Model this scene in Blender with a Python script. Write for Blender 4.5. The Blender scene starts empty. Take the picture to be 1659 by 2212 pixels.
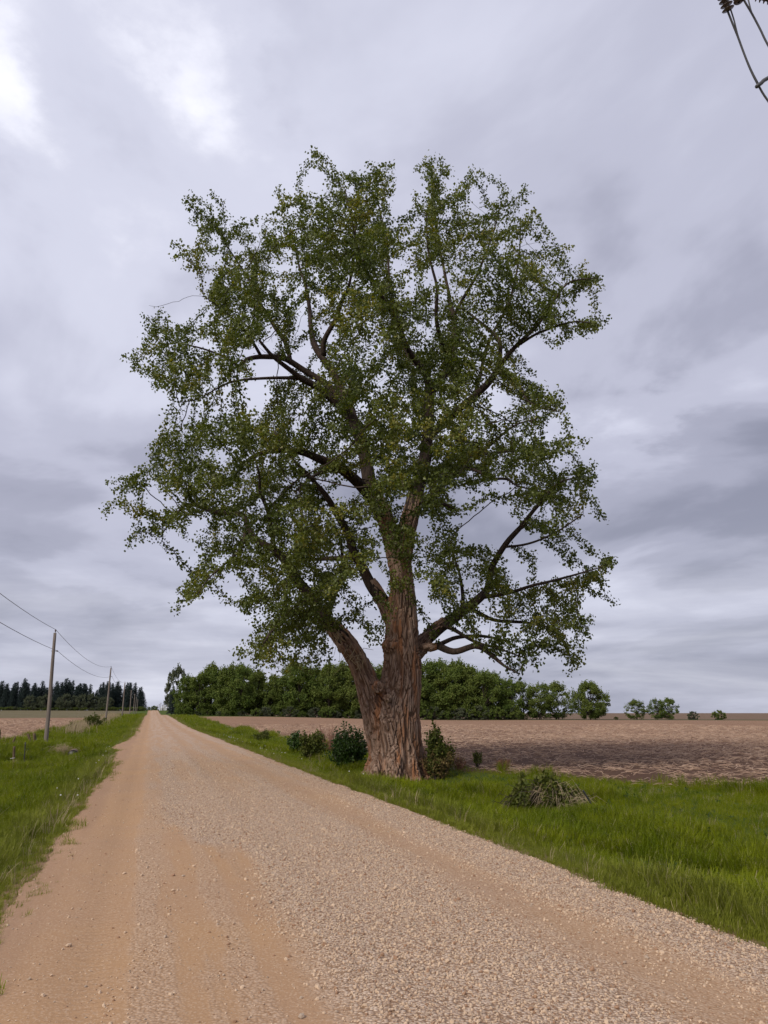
import bpy, math, random
import numpy as np
from mathutils import Vector, Matrix, kdtree
rng = np.random.default_rng(7)
random.seed(7)
C = bpy.context.scene.collection
scene = bpy.context.scene

# ------------------------------------------------------------------ camera
F_PX, W_PX, H_PX, HOR = 1650.0, 1659.0, 2212.0, 1540.0     # photograph measured at 1659 x 2212
PITCH = math.atan((HOR - H_PX / 2) / F_PX)
CAM_Z = 1.7
cam_d = bpy.data.cameras.new('camera')
cam_d.sensor_fit = 'VERTICAL'
cam_d.sensor_height = 36.0
cam_d.sensor_width = 27.0
cam_d.lens = 36.0 * F_PX / H_PX
cam_d.clip_start = 0.1
cam_d.clip_end = 20000
cam = bpy.data.objects.new('camera', cam_d)
C.objects.link(cam)
cam.location = (0, 0, CAM_Z)
cam.rotation_euler = (math.pi / 2 + PITCH, 0, 0)
scene.camera = cam

# ------------------------------------------------------------------ world, sun, exposure
SUN_AZ, SUN_EL = math.radians(-138), math.radians(38)        # azimuth from +Y towards +X
wd = bpy.data.worlds.new('World')
scene.world = wd
wd.use_nodes = True
scene.view_settings.view_transform = 'Standard'
scene.view_settings.look = 'None'
scene.view_settings.exposure = 1.04
scene.view_settings.gamma = 1.0


class NT:
    """small helper for building node trees"""
    def __init__(self, tree):
        self.t = tree
        tree.nodes.clear()

    def n(self, typ, **kw):
        nd = self.t.nodes.new(typ)
        for k, v in kw.items():
            if k.startswith('_'):
                setattr(nd, k[1:], v)
        for k, v in kw.items():
            if k.startswith('_'):
                continue
            key = int(k[1:]) if k[0] == 'i' and k[1:].isdigit() else k.replace('__', ' ')
            sock = nd.inputs[key]
            self.set(sock, v)
        return nd

    def set(self, sock, v):
        if isinstance(v, bpy.types.NodeSocket):
            self.t.links.new(v, sock)
        elif isinstance(v, bpy.types.Node):
            self.t.links.new(v.outputs[0], sock)
        else:
            if sock.type == 'RGBA' and hasattr(v, '__len__') and len(v) == 3:
                v = (*v, 1)
            sock.default_value = v

    def m(self, op, a, b=None, c=None, clamp=False):
        nd = self.t.nodes.new('ShaderNodeMath')
        nd.operation = op
        nd.use_clamp = clamp
        for i, v in enumerate((a, b, c)):
            if v is not None:
                self.set(nd.inputs[i], v)
        return nd.outputs[0]

    def vm(self, op, a, b=None):
        nd = self.t.nodes.new('ShaderNodeVectorMath')
        nd.operation = op
        self.set(nd.inputs[0], a)
        if b is not None:
            self.set(nd.inputs[1], b)
        return nd.outputs['Value'] if op in ('DOT_PRODUCT', 'LENGTH', 'DISTANCE') else nd.outputs[0]

    def noise(self, vec, scale, detail=4, rough=0.55, dist=0.0, typ=None):
        nd = self.t.nodes.new('ShaderNodeTexNoise')
        if vec is not None:
            self.set(nd.inputs['Vector'], vec)
        nd.inputs['Scale'].default_value = scale
        nd.inputs['Detail'].default_value = detail
        nd.inputs['Roughness'].default_value = rough
        nd.inputs['Distortion'].default_value = dist
        return nd.outputs[0]

    def mix(self, f, a, b):
        nd = self.t.nodes.new('ShaderNodeMix')
        nd.data_type = 'RGBA'
        self.set(nd.inputs[0], f)
        self.set(nd.inputs[6], a)
        self.set(nd.inputs[7], b)
        return nd.outputs[2]

    def ss(self, v, lo, hi, to0=0.0, to1=1.0, interp='SMOOTHSTEP'):
        nd = self.t.nodes.new('ShaderNodeMapRange')
        nd.interpolation_type = interp
        self.set(nd.inputs[0], v)
        nd.inputs[1].default_value = lo
        nd.inputs[2].default_value = hi
        nd.inputs[3].default_value = to0
        nd.inputs[4].default_value = to1
        return nd.outputs[0]

    def ramp(self, v, stops, interp='LINEAR'):
        nd = self.t.nodes.new('ShaderNodeValToRGB')
        cr = nd.color_ramp
        cr.interpolation = interp
        while len(cr.elements) < len(stops):
            cr.elements.new(0.5)
        for e, (p, c) in zip(cr.elements, stops):
            e.position = p
            e.color = (*c, 1) if len(c) == 3 else c
        self.set(nd.inputs[0], v)
        return nd.outputs[0]

    def xyz(self, v):
        nd = self.t.nodes.new('ShaderNodeSeparateXYZ')
        self.set(nd.inputs[0], v)
        return nd.outputs[0], nd.outputs[1], nd.outputs[2]

    def comb(self, x, y, z):
        nd = self.t.nodes.new('ShaderNodeCombineXYZ')
        for i, v in enumerate((x, y, z)):
            self.set(nd.inputs[i], v)
        return nd.outputs[0]

    def bump(self, h, strength=0.5, dist=0.02, normal=None):
        nd = self.t.nodes.new('ShaderNodeBump')
        nd.inputs['Strength'].default_value = strength
        nd.inputs['Distance'].default_value = dist
        self.set(nd.inputs['Height'], h)
        if normal is not None:
            self.set(nd.inputs['Normal'], normal)
        return nd.outputs[0]


def build_world():
    w = NT(wd.node_tree)
    sky = w.n('ShaderNodeTexSky')
    sky.sky_type = 'NISHITA'
    sky.sun_disc = False
    sky.sun_elevation = SUN_EL
    sky.sun_rotation = SUN_AZ
    sky.dust_density = 3.0
    d = w.n('ShaderNodeTexCoord').outputs['Generated']
    x, y, z = w.xyz(d)
    zz = w.m('ADD', w.m('MAXIMUM', z, 0.0), 0.16)
    px, py = w.m('DIVIDE', x, zz), w.m('DIVIDE', y, zz)
    # clouds drift in long bands: stretch the deck along one heading
    p1 = w.comb(w.m('ADD', w.m('MULTIPLY', px, 0.80), w.m('MULTIPLY', py, 0.45)),
                w.m('ADD', w.m('MULTIPLY', px, -0.30), w.m('MULTIPLY', py, 0.62)), 0.0)
    big = w.noise(w.vm('ADD', p1, (3.1, 7.7, 0.4)), 0.62, 3, 0.5, 0.25)
    mid = w.noise(w.vm('ADD', p1, (11.2, 1.7, 2.0)), 1.5, 6, 0.52, 0.3)
    v = w.m('ADD', w.m('MULTIPLY', big, 0.62), w.m('MULTIPLY', mid, 0.38))
    v = w.m('ADD', w.m('MULTIPLY', w.m('SUBTRACT', v, 0.51), 1.75), 0.478)
    # thin places in the deck where more light comes through
    pf = w.comb(px, py, 0.0)
    f1, f2 = w.noise(pf, 3.0, 7, 0.6), w.noise(w.vm('ADD', pf, (5.2, 3.3, 1.0)), 3.0, 7, 0.6)
    brk = w.ss(w.noise(w.vm('ADD', pf, (1.2, 9.3, 4.0)), 4.5, 6, 0.6), 0.30, 0.62, 0.35, 1.0)
    wx = w.m('ADD', px, w.m('MULTIPLY', w.m('SUBTRACT', f1, 0.5), 0.34))
    wy = w.m('ADD', py, w.m('MULTIPLY', w.m('SUBTRACT', f2, 0.5), 0.34))
    for (ax, ay, bx, by, wid, k) in ((-0.275, 0.70, -0.20, 0.95, 0.070, 0.15), (-0.49, 0.76, -0.50, 0.96, 0.075, 0.19), (-0.40, 1.02, -0.36, 1.15, 0.07, 0.09), (0.62, 1.60, 0.66, 1.90, 0.17, 0.13)):
        L = math.hypot(bx - ax, by - ay)
        tx, ty = (bx - ax) / L, (by - ay) / L
        dx_, dy_ = w.m('SUBTRACT', wx, (ax + bx) / 2), w.m('SUBTRACT', wy, (ay + by) / 2)
        al = w.m('ADD', w.m('MULTIPLY', dx_, tx), w.m('MULTIPLY', dy_, ty))
        ac = w.m('ADD', w.m('MULTIPLY', dx_, -ty), w.m('MULTIPLY', dy_, tx))
        q = w.m('ADD', w.m('POWER', w.m('DIVIDE', al, L * .75), 2.0), w.m('POWER', w.m('DIVIDE', ac, wid), 2.0))
        v = w.m('ADD', v, w.m('MULTIPLY', w.m('MULTIPLY', w.m('EXPONENT', w.m('MULTIPLY', q, -1.0)), brk), k))
    col = w.ramp(v, [(0.36, (2.35, 2.42, 3.15)), (0.45, (3.3, 3.36, 4.25)), (0.52, (4.35, 4.42, 5.45)),
                     (0.62, (5.6, 5.7, 6.8)), (0.80, (8.6, 8.65, 9.5))], 'EASE')
    # layered haze bands close to the horizon
    hz = w.noise(w.comb(w.m('MULTIPLY', x, 1.3), w.m('MULTIPLY', y, 1.3), w.m('MULTIPLY', z, 10.0)), 1.9, 6, 0.58, 0.35)
    hcol = w.ramp(hz, [(0.36, (3.1, 3.25, 4.1)), (0.52, (4.5, 4.62, 5.5)), (0.66, (6.0, 6.1, 6.9))])
    col = w.mix(w.ss(z, 0.02, 0.26, 0.68, 0.0), col, hcol)
    col = w.mix(0.95, sky.outputs[0], col)
    bg = w.n('ShaderNodeBackground', Color=col, Strength=0.062)
    out = w.n('ShaderNodeOutputWorld')
    w.t.links.new(bg.outputs[0], out.inputs[0])


build_world()
sun_d = bpy.data.lights.new('sun', 'SUN')
sun_d.energy = 1.5
sun_d.angle = math.radians(20)
sun_d.color = (1.0, 0.93, 0.82)
sun = bpy.data.objects.new('sun', sun_d)
C.objects.link(sun)
sd = Vector((math.sin(SUN_AZ) * math.cos(SUN_EL), math.cos(SUN_AZ) * math.cos(SUN_EL), math.sin(SUN_EL)))
sun.rotation_euler = sd.to_track_quat('Z', 'Y').to_euler()
sun.location = (-30, -30, 40)

# ------------------------------------------------------------------ geometry helpers
PHI = math.radians(16.5)
NX, NY = math.cos(PHI), math.sin(PHI)          # across the road, to the right
DX, DY = -math.sin(PHI), math.cos(PHI)         # along the road, away


def ns2xy(n, s):
    return n * NX + s * DX, n * NY + s * DY


def xy2ns(x, y):
    return x * NX + y * NY, x * DX + y * DY


def ray(u, v):
    xc, yc = (u - W_PX / 2) / F_PX, (H_PX / 2 - v) / F_PX
    return np.array((xc, math.cos(PITCH) - yc * math.sin(PITCH), math.sin(PITCH) + yc * math.cos(PITCH)))


def at(u, v, Y):
    r = ray(u, v)
    return np.array((0, 0, CAM_Z)) + r * (Y / r[1])


def proj(p):
    x, y, z = p[0], p[1], p[2] - CAM_Z
    zc = y * math.cos(PITCH) + z * math.sin(PITCH)
    yc = -y * math.sin(PITCH) + z * math.cos(PITCH)
    return W_PX / 2 + F_PX * x / zc, H_PX / 2 - F_PX * yc / zc


def smooth(a, b, x):
    t = np.clip((np.asarray(x, float) - a) / (b - a), 0, 1)
    return t * t * (3 - 2 * t)


_perm = np.random.default_rng(3).integers(0, 2 ** 31 - 1, 4096)


def _hash(ix, iy, iz):
    h = _perm[ix & 4095]
    h = _perm[(h + iy) & 4095]
    h = _perm[(h + iz) & 4095]
    return (h & 0xFFFF) / 65535.0


def vnoise(p):
    """value noise in [-1, 1] for an (n, 3) array"""
    p = np.asarray(p, float)
    i = np.floor(p).astype(np.int64)
    f = p - i
    f = f * f * f * (f * (f * 6 - 15) + 10)
    r = 0
    for dx in (0, 1):
        for dy in (0, 1):
            for dz in (0, 1):
                wgt = (f[:, 0] if dx else 1 - f[:, 0]) * (f[:, 1] if dy else 1 - f[:, 1]) * (f[:, 2] if dz else 1 - f[:, 2])
                r = r + wgt * _hash(i[:, 0] + dx, i[:, 1] + dy, i[:, 2] + dz)
    return r * 2 - 1


def vn2(a, b, c=0.0):
    a, b = np.broadcast_arrays(np.asarray(a, float), np.asarray(b, float))
    sh = a.shape
    return vnoise(np.stack([a.ravel(), b.ravel(), np.full(a.size, c)], 1)).reshape(sh)


_ps = np.linspace(-200, 6200, 3201)
_pz = np.interp(_ps, [-200, 90, 123, 190, 248, 330, 420, 520, 620, 760, 1000, 1600, 6200],
                [0, 0, .2, .9, 1.15, .35, 1.4, 3.2, 3.6, 3.0, 1.0, 0, 0])
_k = np.hanning(21)
_pz = np.convolve(np.pad(_pz, 10, mode='edge'), _k / _k.sum(), mode='valid')


def road_left(s):
    s = np.asarray(s, float)
    e = -1.12 + 0.10 * vn2(s * 0.9, 0.3) + 0.10 * vn2(s * 0.25, 4.3) + 0.05 * vn2(s * 3.1, 9.3)
    return e - 0.75 * np.exp(-((s - 47) / 7.0) ** 2)


def road_right(s):
    s = np.asarray(s, float)
    return 4.60 + 0.07 * vn2(s * 0.9, 20.3) + 0.08 * vn2(s * 0.2, 14.3) + 0.05 * vn2(s * 3.3, 29.3)


def field_edge(s):
    s = np.asarray(s, float)
    return 10.2 + 5.0 * (1 - smooth(11, 26, s)) + 0.35 * vn2(s * 0.35, 51.0)


def H(n, s):
    n, s = np.broadcast_arrays(np.asarray(n, float), np.asarray(s, float))
    z = np.interp(s, _ps, _pz) * (1 - smooth(12, 85, n))
    fl = 1 - 0.85 * smooth(60, 128, s)
    fr = 1 - 0.75 * smooth(70, 150, s)
    dl = np.interp(n, [-60, -14, -10.5, -9, -7.3, -6, -4.2, -2.4, -1.5, -0.9], [-.25, -.30, -.34, -.48, -.70, -.80, -.74, -.34, -.08, 0])
    dr = np.interp(n, [4.3, 4.9, 5.8, 7.0, 8.6, 10.2, 14, 60], [0, -.05, -.26, -.42, -.36, -.16, -.10, -.05])
    z = z + np.where(n < 1.7, dl * fl, dr * fr)
    inr = (n > -1.1) & (n < 4.6)
    crown = 0.07 * (1 - ((n - 1.75) / 2.85) ** 2)
    rut = -0.022 * np.exp(-((n + .25) / .16) ** 2) - 0.02 * np.exp(-((n - 3.45) / .4) ** 2) + 0.02 * np.exp(-((n - 1.45) / .25) ** 2)
    z = z + np.where(inr, np.maximum(crown, 0) + rut + 0.012 * vn2(n * 1.3, s * 0.5, 3.3), 0)
    off = np.clip(np.maximum(-1.1 - n, n - 4.6), 0, 3) / 3
    lump = 0.07 * vn2(n * 0.7, s * 0.5, 1.5) + 0.03 * vn2(n * 2.1, s * 1.7, 8.5)
    far = np.clip(1 - np.abs(n) / 40, 0, 1)
    z = z + off * lump * far
    z = z + .30 * vn2(n / 55.0, s / 70.0, 12.5) * smooth(14, 60, np.abs(n - 1.7)) * (1 - smooth(900, 2000, s))
    # the grassed-over field entrance that carries the culvert
    z = z + 0.62 * np.exp(-((s - 49.3) / 2.5) ** 2) * smooth(-1.6, -3.5, n) * (1 - smooth(-7, -10, n))
    return z


def Hxy(x, y):
    return H(*xy2ns(np.asarray(x, float), np.asarray(y, float)))


def ground_at(u, v):
    """where the sight line through a photograph point meets the ground"""
    r = ray(u, v)
    z = 0.0
    for _ in range(40):
        t = (z - CAM_Z) / r[2]
        t = min(max(t, 1), 900)
        z = 0.5 * z + 0.5 * float(Hxy(r[0] * t, r[1] * t))
    return np.array((r[0] * t, r[1] * t, float(Hxy(r[0] * t, r[1] * t))))


def gpos(x, y):
    return (float(x), float(y), float(Hxy(x, y)))


def mesh_np(name, verts, faces, smooth_shade=True):
    """verts (n,3); faces (m,3) or (m,4) arrays, or list of them"""
    me = bpy.data.meshes.new(name)
    verts = np.asarray(verts, np.float32)
    fl = faces if isinstance(faces, list) else [faces]
    fl = [np.asarray(f, np.int32) for f in fl if len(f)]
    me.vertices.add(len(verts))
    me.vertices.foreach_set('co', verts.ravel())
    loops = np.concatenate([f.ravel() for f in fl])
    tot = np.concatenate([np.full(len(f), f.shape[1], np.int32) for f in fl])
    start = np.concatenate([[0], np.cumsum(tot)[:-1]]).astype(np.int32)
    me.loops.add(len(loops))
    me.loops.foreach_set('vertex_index', loops)
    me.polygons.add(len(tot))
    me.polygons.foreach_set('loop_start', start)
    me.polygons.foreach_set('loop_total', tot)
    me.polygons.foreach_set('use_smooth', np.full(len(tot), smooth_shade))
    me.update(calc_edges=True)
    me.validate()
    return me


def link(name, me, mat=None, parent=None):
    o = bpy.data.objects.new(name, me)
    C.objects.link(o)
    if mat is not None and me is not None and not me.materials:
        me.materials.append(mat)
    if parent is not None:
        o.parent = parent
    return o


def tag(o, label=None, cat=None, group=None, kind=None):
    if label:
        o['label'] = label
    if cat:
        o['category'] = cat
    if group:
        o['group'] = group
    if kind:
        o['kind'] = kind
    return o


def empty(name, loc, rz=0.0):
    o = bpy.data.objects.new(name, None)
    C.objects.link(o)
    o.empty_display_size = 0.2
    o.location = [float(a) for a in loc]
    o.rotation_euler = (0, 0, rz)
    return o


class MB:
    """collects shapes into one mesh"""
    def __init__(self):
        self.v, self.f3, self.f4, self.k = [], [], [], 0

    def add(self, v, f):
        v = np.asarray(v, float)
        f = np.asarray(f, int) + self.k
        self.v.append(v)
        (self.f3 if f.shape[1] == 3 else self.f4).append(f)
        self.k += len(v)

    def tube(self, pts, rad, sides=8, cap=True, twist=None, squash=None):
        pts = np.asarray(pts, float)
        m = len(pts)
        rad = np.broadcast_to(np.asarray(rad, float), (m,))
        tan = np.gradient(pts, axis=0)
        tan /= np.linalg.norm(tan, axis=1)[:, None] + 1e-12
        ref = np.array((0.31, 0.95, 0.05)) if abs(tan[0] @ (0.31, 0.95, 0.05)) < .9 else np.array((1.0, 0, 0))
        a = ref - (tan @ ref)[:, None] * tan
        a /= np.linalg.norm(a, axis=1)[:, None] + 1e-12
        b = np.cross(tan, a)
        th = np.linspace(0, 2 * math.pi, sides, endpoint=False)
        rr = rad[:, None] * (np.ones(sides)[None] if squash is None else squash)
        v = pts[:, None] + rr[..., None] * (np.cos(th)[None, :, None] * a[:, None] + np.sin(th)[None, :, None] * b[:, None])
        i = np.arange(m - 1)[:, None] * sides
        j = np.arange(sides)[None]
        f = np.stack([i + j, i + (j + 1) % sides, i + sides + (j + 1) % sides, i + sides + j], -1).reshape(-1, 4)
        k0 = self.k
        self.add(v.reshape(-1, 3), f)
        if cap:
            for base, ring in ((pts[0], 0), (pts[-1], (m - 1) * sides)):
                c = self.k
                self.v.append(base[None])
                self.k += 1
                o = k0 + ring
                tri = [(c, o + (q + 1) % sides, o + q) if ring == 0 else (c, o + q, o + (q + 1) % sides) for q in range(sides)]
                self.f3.append(np.array(tri))

    def box(self, c, size, rot=None):
        s = np.array(size) / 2
        v = np.array([(x, y, z) for x in (-1, 1) for y in (-1, 1) for z in (-1, 1)], float) * s
        if rot is not None:
            v = v @ np.array(rot).T
        self.add(v + np.array(c), [(0, 1, 3, 2), (4, 6, 7, 5), (0, 4, 5, 1), (2, 3, 7, 6), (0, 2, 6, 4), (1, 5, 7, 3)])

    def lathe(self, prof, c, sides=12, axis=(0, 0, 1)):
        ax = np.array(axis, float)
        ax /= np.linalg.norm(ax)
        pts = [np.array(c) + ax * h for r, h in prof]
        # rings at equal centres allowed: build by hand
        ref = np.array((1.0, 0, 0)) if abs(ax[0]) < .9 else np.array((0, 1.0, 0))
        a = np.cross(ax, ref)
        a /= np.linalg.norm(a)
        b = np.cross(ax, a)
        th = np.linspace(0, 2 * math.pi, sides, endpoint=False)
        v = np.array([p + r * (math.cos(t) * a + math.sin(t) * b) for (r, h), p in zip(prof, pts) for t in th])
        m = len(prof)
        i = np.arange(m - 1)[:, None] * sides
        j = np.arange(sides)[None]
        f = np.stack([i + j, i + (j + 1) % sides, i + sides + (j + 1) % sides, i + sides + j], -1).reshape(-1, 4)
        self.add(v, f)

    def mesh(self, name, smooth_shade=True):
        fs = []
        if self.f3:
            fs.append(np.concatenate(self.f3))
        if self.f4:
            fs.append(np.concatenate(self.f4))
        return mesh_np(name, np.concatenate(self.v), fs, smooth_shade)

    def build(self, name, mat, parent=None, smooth_shade=True):
        return link(name, self.mesh(name, smooth_shade), mat, parent)


def resample(P, step):
    """Catmull-Rom through control rows (x,y,z,r,...) at about `step` metres"""
    P = np.asarray(P, float)
    Q = np.vstack([2 * P[0] - P[1], P, 2 * P[-1] - P[-2]])
    out = []
    for i in range(1, len(Q) - 2):
        p0, p1, p2, p3 = Q[i - 1:i + 3]
        k = max(2, int(np.linalg.norm(p2[:3] - p1[:3]) / step))
        t = np.linspace(0, 1, k, endpoint=False)[:, None]
        out.append(0.5 * (2 * p1 + (p2 - p0) * t + (2 * p0 - 5 * p1 + 4 * p2 - p3) * t ** 2 + (3 * p1 - p0 - 3 * p2 + p3) * t ** 3))
    out.append(P[-1:])
    return np.vstack(out)


# ------------------------------------------------------------------ materials
def new_mat(name):
    m = bpy.data.materials.new(name)
    m.use_nodes = True
    return m, NT(m.node_tree)


def finish(nt, col, rough=0.85, normal=None, spec=0.3, trans=0.0, tcol=None):
    p = nt.n('ShaderNodeBsdfPrincipled')
    nt.set(p.inputs['Base Color'], col)
    nt.set(p.inputs['Roughness'], rough)
    p.inputs['Specular IOR Level'].default_value = spec
    if normal is not None:
        nt.set(p.inputs['Normal'], normal)
    sh = p.outputs[0]
    if trans > 0:
        t = nt.n('ShaderNodeBsdfTranslucent')
        nt.set(t.inputs['Color'], tcol if tcol is not None else col)
        mx = nt.n('ShaderNodeMixShader', Fac=trans)
        nt.t.links.new(sh, mx.inputs[1])
        nt.t.links.new(t.outputs[0], mx.inputs[2])
        sh = mx.outputs[0]
    o = nt.n('ShaderNodeOutputMaterial')
    nt.t.links.new(sh, o.inputs[0])


def roadcoords(nt):
    pos = nt.n('ShaderNodeNewGeometry').outputs['Position']
    return pos, nt.vm('DOT_PRODUCT', pos, (NX, NY, 0)), nt.vm('DOT_PRODUCT', pos, (DX, DY, 0))


def mat_ground():
    m, t = new_mat('ground_soil_and_turf')
    pos, n, s = roadcoords(t)
    big = t.noise(pos, 0.035, 4, 0.55)
    mid = t.noise(pos, 0.6, 5, 0.6)
    fine = t.noise(pos, 9.0, 5, 0.65)
    # turf and soil between the grass blades
    turf = t.mix(t.ss(mid, 0.35, 0.65), (0.045, 0.070, 0.010), (0.085, 0.115, 0.016))
    turf = t.mix(t.ss(fine, 0.5, 0.72), turf, (0.085, 0.105, 0.030))
    # bare trodden soil showing through beside the gravel
    ed = t.m('MINIMUM', t.m('ABSOLUTE', t.m('ADD', n, 1.15)), t.m('ABSOLUTE', t.m('SUBTRACT', n, 4.65)))
    bare = t.ss(t.m('ADD', ed, t.m('ADD', t.m('MULTIPLY', t.m('SUBTRACT', mid, 0.5), 1.3), t.m('MULTIPLY', t.m('SUBTRACT', fine, 0.5), 0.7))), 0.42, 0.12)
    turf = t.mix(bare, turf, t.mix(fine, (0.21, 0.13, 0.08), (0.33, 0.215, 0.135)))
    # tilled maize stubble, right and left
    sp = t.comb(t.m('MULTIPLY', n, 1.0), t.m('MULTIPLY', s, 3.2), 0.0)
    res = t.noise(sp, 2.2, 6, 0.72)
    res2 = t.noise(sp, 7.0, 4, 0.7)
    soil = t.mix(t.ss(big, 0.40, 0.62), (0.145, 0.080, 0.052), (0.112, 0.063, 0.042))
    straw = t.mix(t.ss(res2, 0.35, 0.7), (0.225, 0.130, 0.080), (0.345, 0.220, 0.146))
    cover = t.m('ADD', res, t.m('MULTIPLY', res2, 0.5))
    dist = t.vm('LENGTH', pos)
    lo = t.m('ADD', cover, t.ss(dist, 14, 130, -0.17, 0.15))
    lo = t.m('ADD', lo, t.m('MULTIPLY', t.ss(big, 0.42, 0.62), -0.07))
    damp = t.m('MULTIPLY', t.ss(t.m('ADD', n, t.m('MULTIPLY', big, 30.0)), 52, 26), t.ss(s, 75, 30))
    soil = t.mix(t.m('MULTIPLY', damp, 0.6), soil, (0.092, 0.053, 0.037))
    lo = t.m('SUBTRACT', lo, t.m('MULTIPLY', damp, 0.15))
    row = t.noise(t.comb(t.m('MULTIPLY', n, 0.35), t.m('MULTIPLY', s, 0.03), 0.0), 2.0, 4, 0.6)
    lo = t.m('ADD', lo, t.m('MULTIPLY', t.m('SUBTRACT', row, 0.5), 0.30))
    stub = t.mix(t.ss(lo, 0.56, 0.88), soil, straw)
    # beyond the stubble: a duller, greener field on the left, dry grassland on the right
    dull = t.mix(t.ss(t.noise(t.comb(t.m('MULTIPLY', n, 0.04), t.m('MULTIPLY', s, 0.25), 0.0), 1.0, 4), 0.4, 0.6), (0.135, 0.115, 0.060), (0.175, 0.140, 0.088))
    dull = t.mix(t.ss(mid, 0.4, 0.7), dull, (0.11, 0.10, 0.05))
    x, y, z = t.xyz(pos)
    lf = t.ss(t.m('ADD', s, t.m('MULTIPLY', mid, 4.0)), 176, 180)
    left = t.mix(lf, stub, dull)
    dry = t.mix(t.ss(mid, 0.35, 0.65), (0.150, 0.098, 0.068), (0.185, 0.128, 0.085))
    rf = t.ss(t.m('ADD', y, t.m('MULTIPLY', mid, 6.0)), 210, 214)
    right = t.mix(rf, stub, dry)
    band = t.m('MULTIPLY', t.ss(t.m('ADD', y, t.m('MULTIPLY', mid, 3.0)), 201, 203), t.ss(y, 216, 212))
    right = t.mix(band, right, (0.045, 0.062, 0.020))
    jit = t.m('MULTIPLY', t.m('SUBTRACT', mid, 0.5), 1.6)
    edge = t.m('ADD', t.m('ADD', 10.2, t.ss(s, 11, 26, 5.0, 0.0)), jit)
    edge = t.m('ADD', edge, t.ss(s, 190, 205, 0.0, 40.0))
    fr = t.ss(t.m('SUBTRACT', n, edge), -0.25, 0.25)
    fr = t.m('MAXIMUM', fr, t.ss(n, 46, 52))
    fl = t.ss(t.m('ADD', n, jit), -9.7, -10.4)
    col = t.mix(fr, turf, right)
    col = t.mix(fl, col, left)
    hgt = t.m('ADD', t.m('MULTIPLY', res, 0.6), t.m('MULTIPLY', res2, 0.5))
    finish(t, col, 0.95, t.bump(hgt, 0.9, 0.10), 0.1)
    return m


def mat_road():
    m, t = new_mat('road_gravel_and_packed_dirt')
    pos, n, s = roadcoords(t)
    big = t.noise(pos, 0.35, 4, 0.6)
    sl = t.comb(n, t.m('MULTIPLY', s, 0.06), 0.0)
    streak = t.noise(sl, 2.4, 4, 0.6)
    fine = t.noise(pos, 30, 4, 0.7)
    vor = t.n('ShaderNodeTexVoronoi', Vector=pos, Scale=46.0)
    vor2 = t.n('ShaderNodeTexVoronoi', Vector=pos, Scale=85.0)
    stone = t.mix(t.xyz(vor.outputs['Color'])[0], (0.38, 0.265, 0.190), (0.66, 0.52, 0.40))
    stone = t.mix(t.ss(vor.outputs['Distance'], 0.35, 0.75), stone, (0.26, 0.165, 0.105))
    dirt = t.mix(t.ss(big, 0.3, 0.7), (0.40, 0.245, 0.134), (0.36, 0.226, 0.140))
    dirt = t.mix(t.m('MULTIPLY', t.ss(fine, 0.5, 0.75), 0.5), dirt, (0.30, 0.17, 0.095))
    dirt = t.mix(t.m('MULTIPLY', t.ss(t.xyz(vor2.outputs['Color'])[1], 0.75, 0.9), 0.45), dirt, (0.52, 0.38, 0.27))
    # how much loose stone lies where: windrow right of the wheel track, thin on the left
    nn = t.m('ADD', n, t.m('ADD', t.m('MULTIPLY', t.m('SUBTRACT', streak, 0.5), 0.9), t.m('MULTIPLY', t.m('SUBTRACT', big, 0.5), 0.5)))
    near_l = t.m('ADD', 1.15, t.ss(t.m('ADD', s, t.m('MULTIPLY', t.m('SUBTRACT', big, 0.5), 3.0)), 9.0, 13.5, 0.0, -0.95))
    g = t.ss(t.m('ADD', t.m('SUBTRACT', nn, near_l), t.m('MULTIPLY', t.m('SUBTRACT', fine, 0.5), 0.35)), -0.22, 0.24)
    # faint stony strips between the wheel marks
    def strip(c, wd, k):
        e = t.m('ABSOLUTE', t.m('SUBTRACT', nn, c))
        return t.ss(e, wd, wd * 0.35, 0.0, k)
    g = t.m('MAXIMUM', g, strip(0.12, 0.22, 0.42))
    g = t.m('MAXIMUM', g, strip(0.66, 0.20, 0.36))
    g = t.m('MULTIPLY', g, t.m('SUBTRACT', 1.0, strip(3.35, 0.55, 0.72)))
    g = t.m('MULTIPLY', g, t.m('SUBTRACT', 1.0, t.m('MULTIPLY', strip(1.9, 0.4, 0.5), t.ss(s, 12, 22))))
    g = t.m('MULTIPLY', g, t.ss(big, 0.22, 0.42, 0.7, 1.0))
    g = t.m('MULTIPLY', g, t.m('SUBTRACT', 1.0, t.m('MULTIPLY', t.ss(streak, 0.56, 0.40), t.ss(s, 12, 26, 0.0, 0.65))))
    far = t.ss(s, 20, 70)
    stonefar = t.mix(far, stone, t.mix(t.ss(fine, 0.3, 0.7), (0.39, 0.275, 0.195), (0.48, 0.345, 0.255)))
    col = t.mix(g, dirt, stonefar)
    # damp dark patch and grey edge soil by the grass
    edge = t.m('MULTIPLY', t.ss(nn, -0.55, -1.0), 0.55)
    col = t.mix(edge, col, (0.27, 0.17, 0.115))
    h = t.m('ADD', t.m('MULTIPLY', t.m('SUBTRACT', 1.0, vor.outputs['Distance']), t.m('ADD', 0.15, t.m('MULTIPLY', g, 0.85))), t.m('MULTIPLY', fine, 0.35))
    # tyre print: cross bars along the left wheel track
    tr = t.m('MULTIPLY', t.ss(t.m('ABSOLUTE', t.m('ADD', n, 0.25)), 0.15, 0.11), t.ss(t.m('SINE', t.m('MULTIPLY', s, 70.0)), -0.3, 0.3))
    h = t.m('ADD', h, t.m('MULTIPLY', tr, 0.20))
    finish(t, col, 0.95, t.bump(h, 0.8, 0.016), 0.1)
    return m


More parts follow.
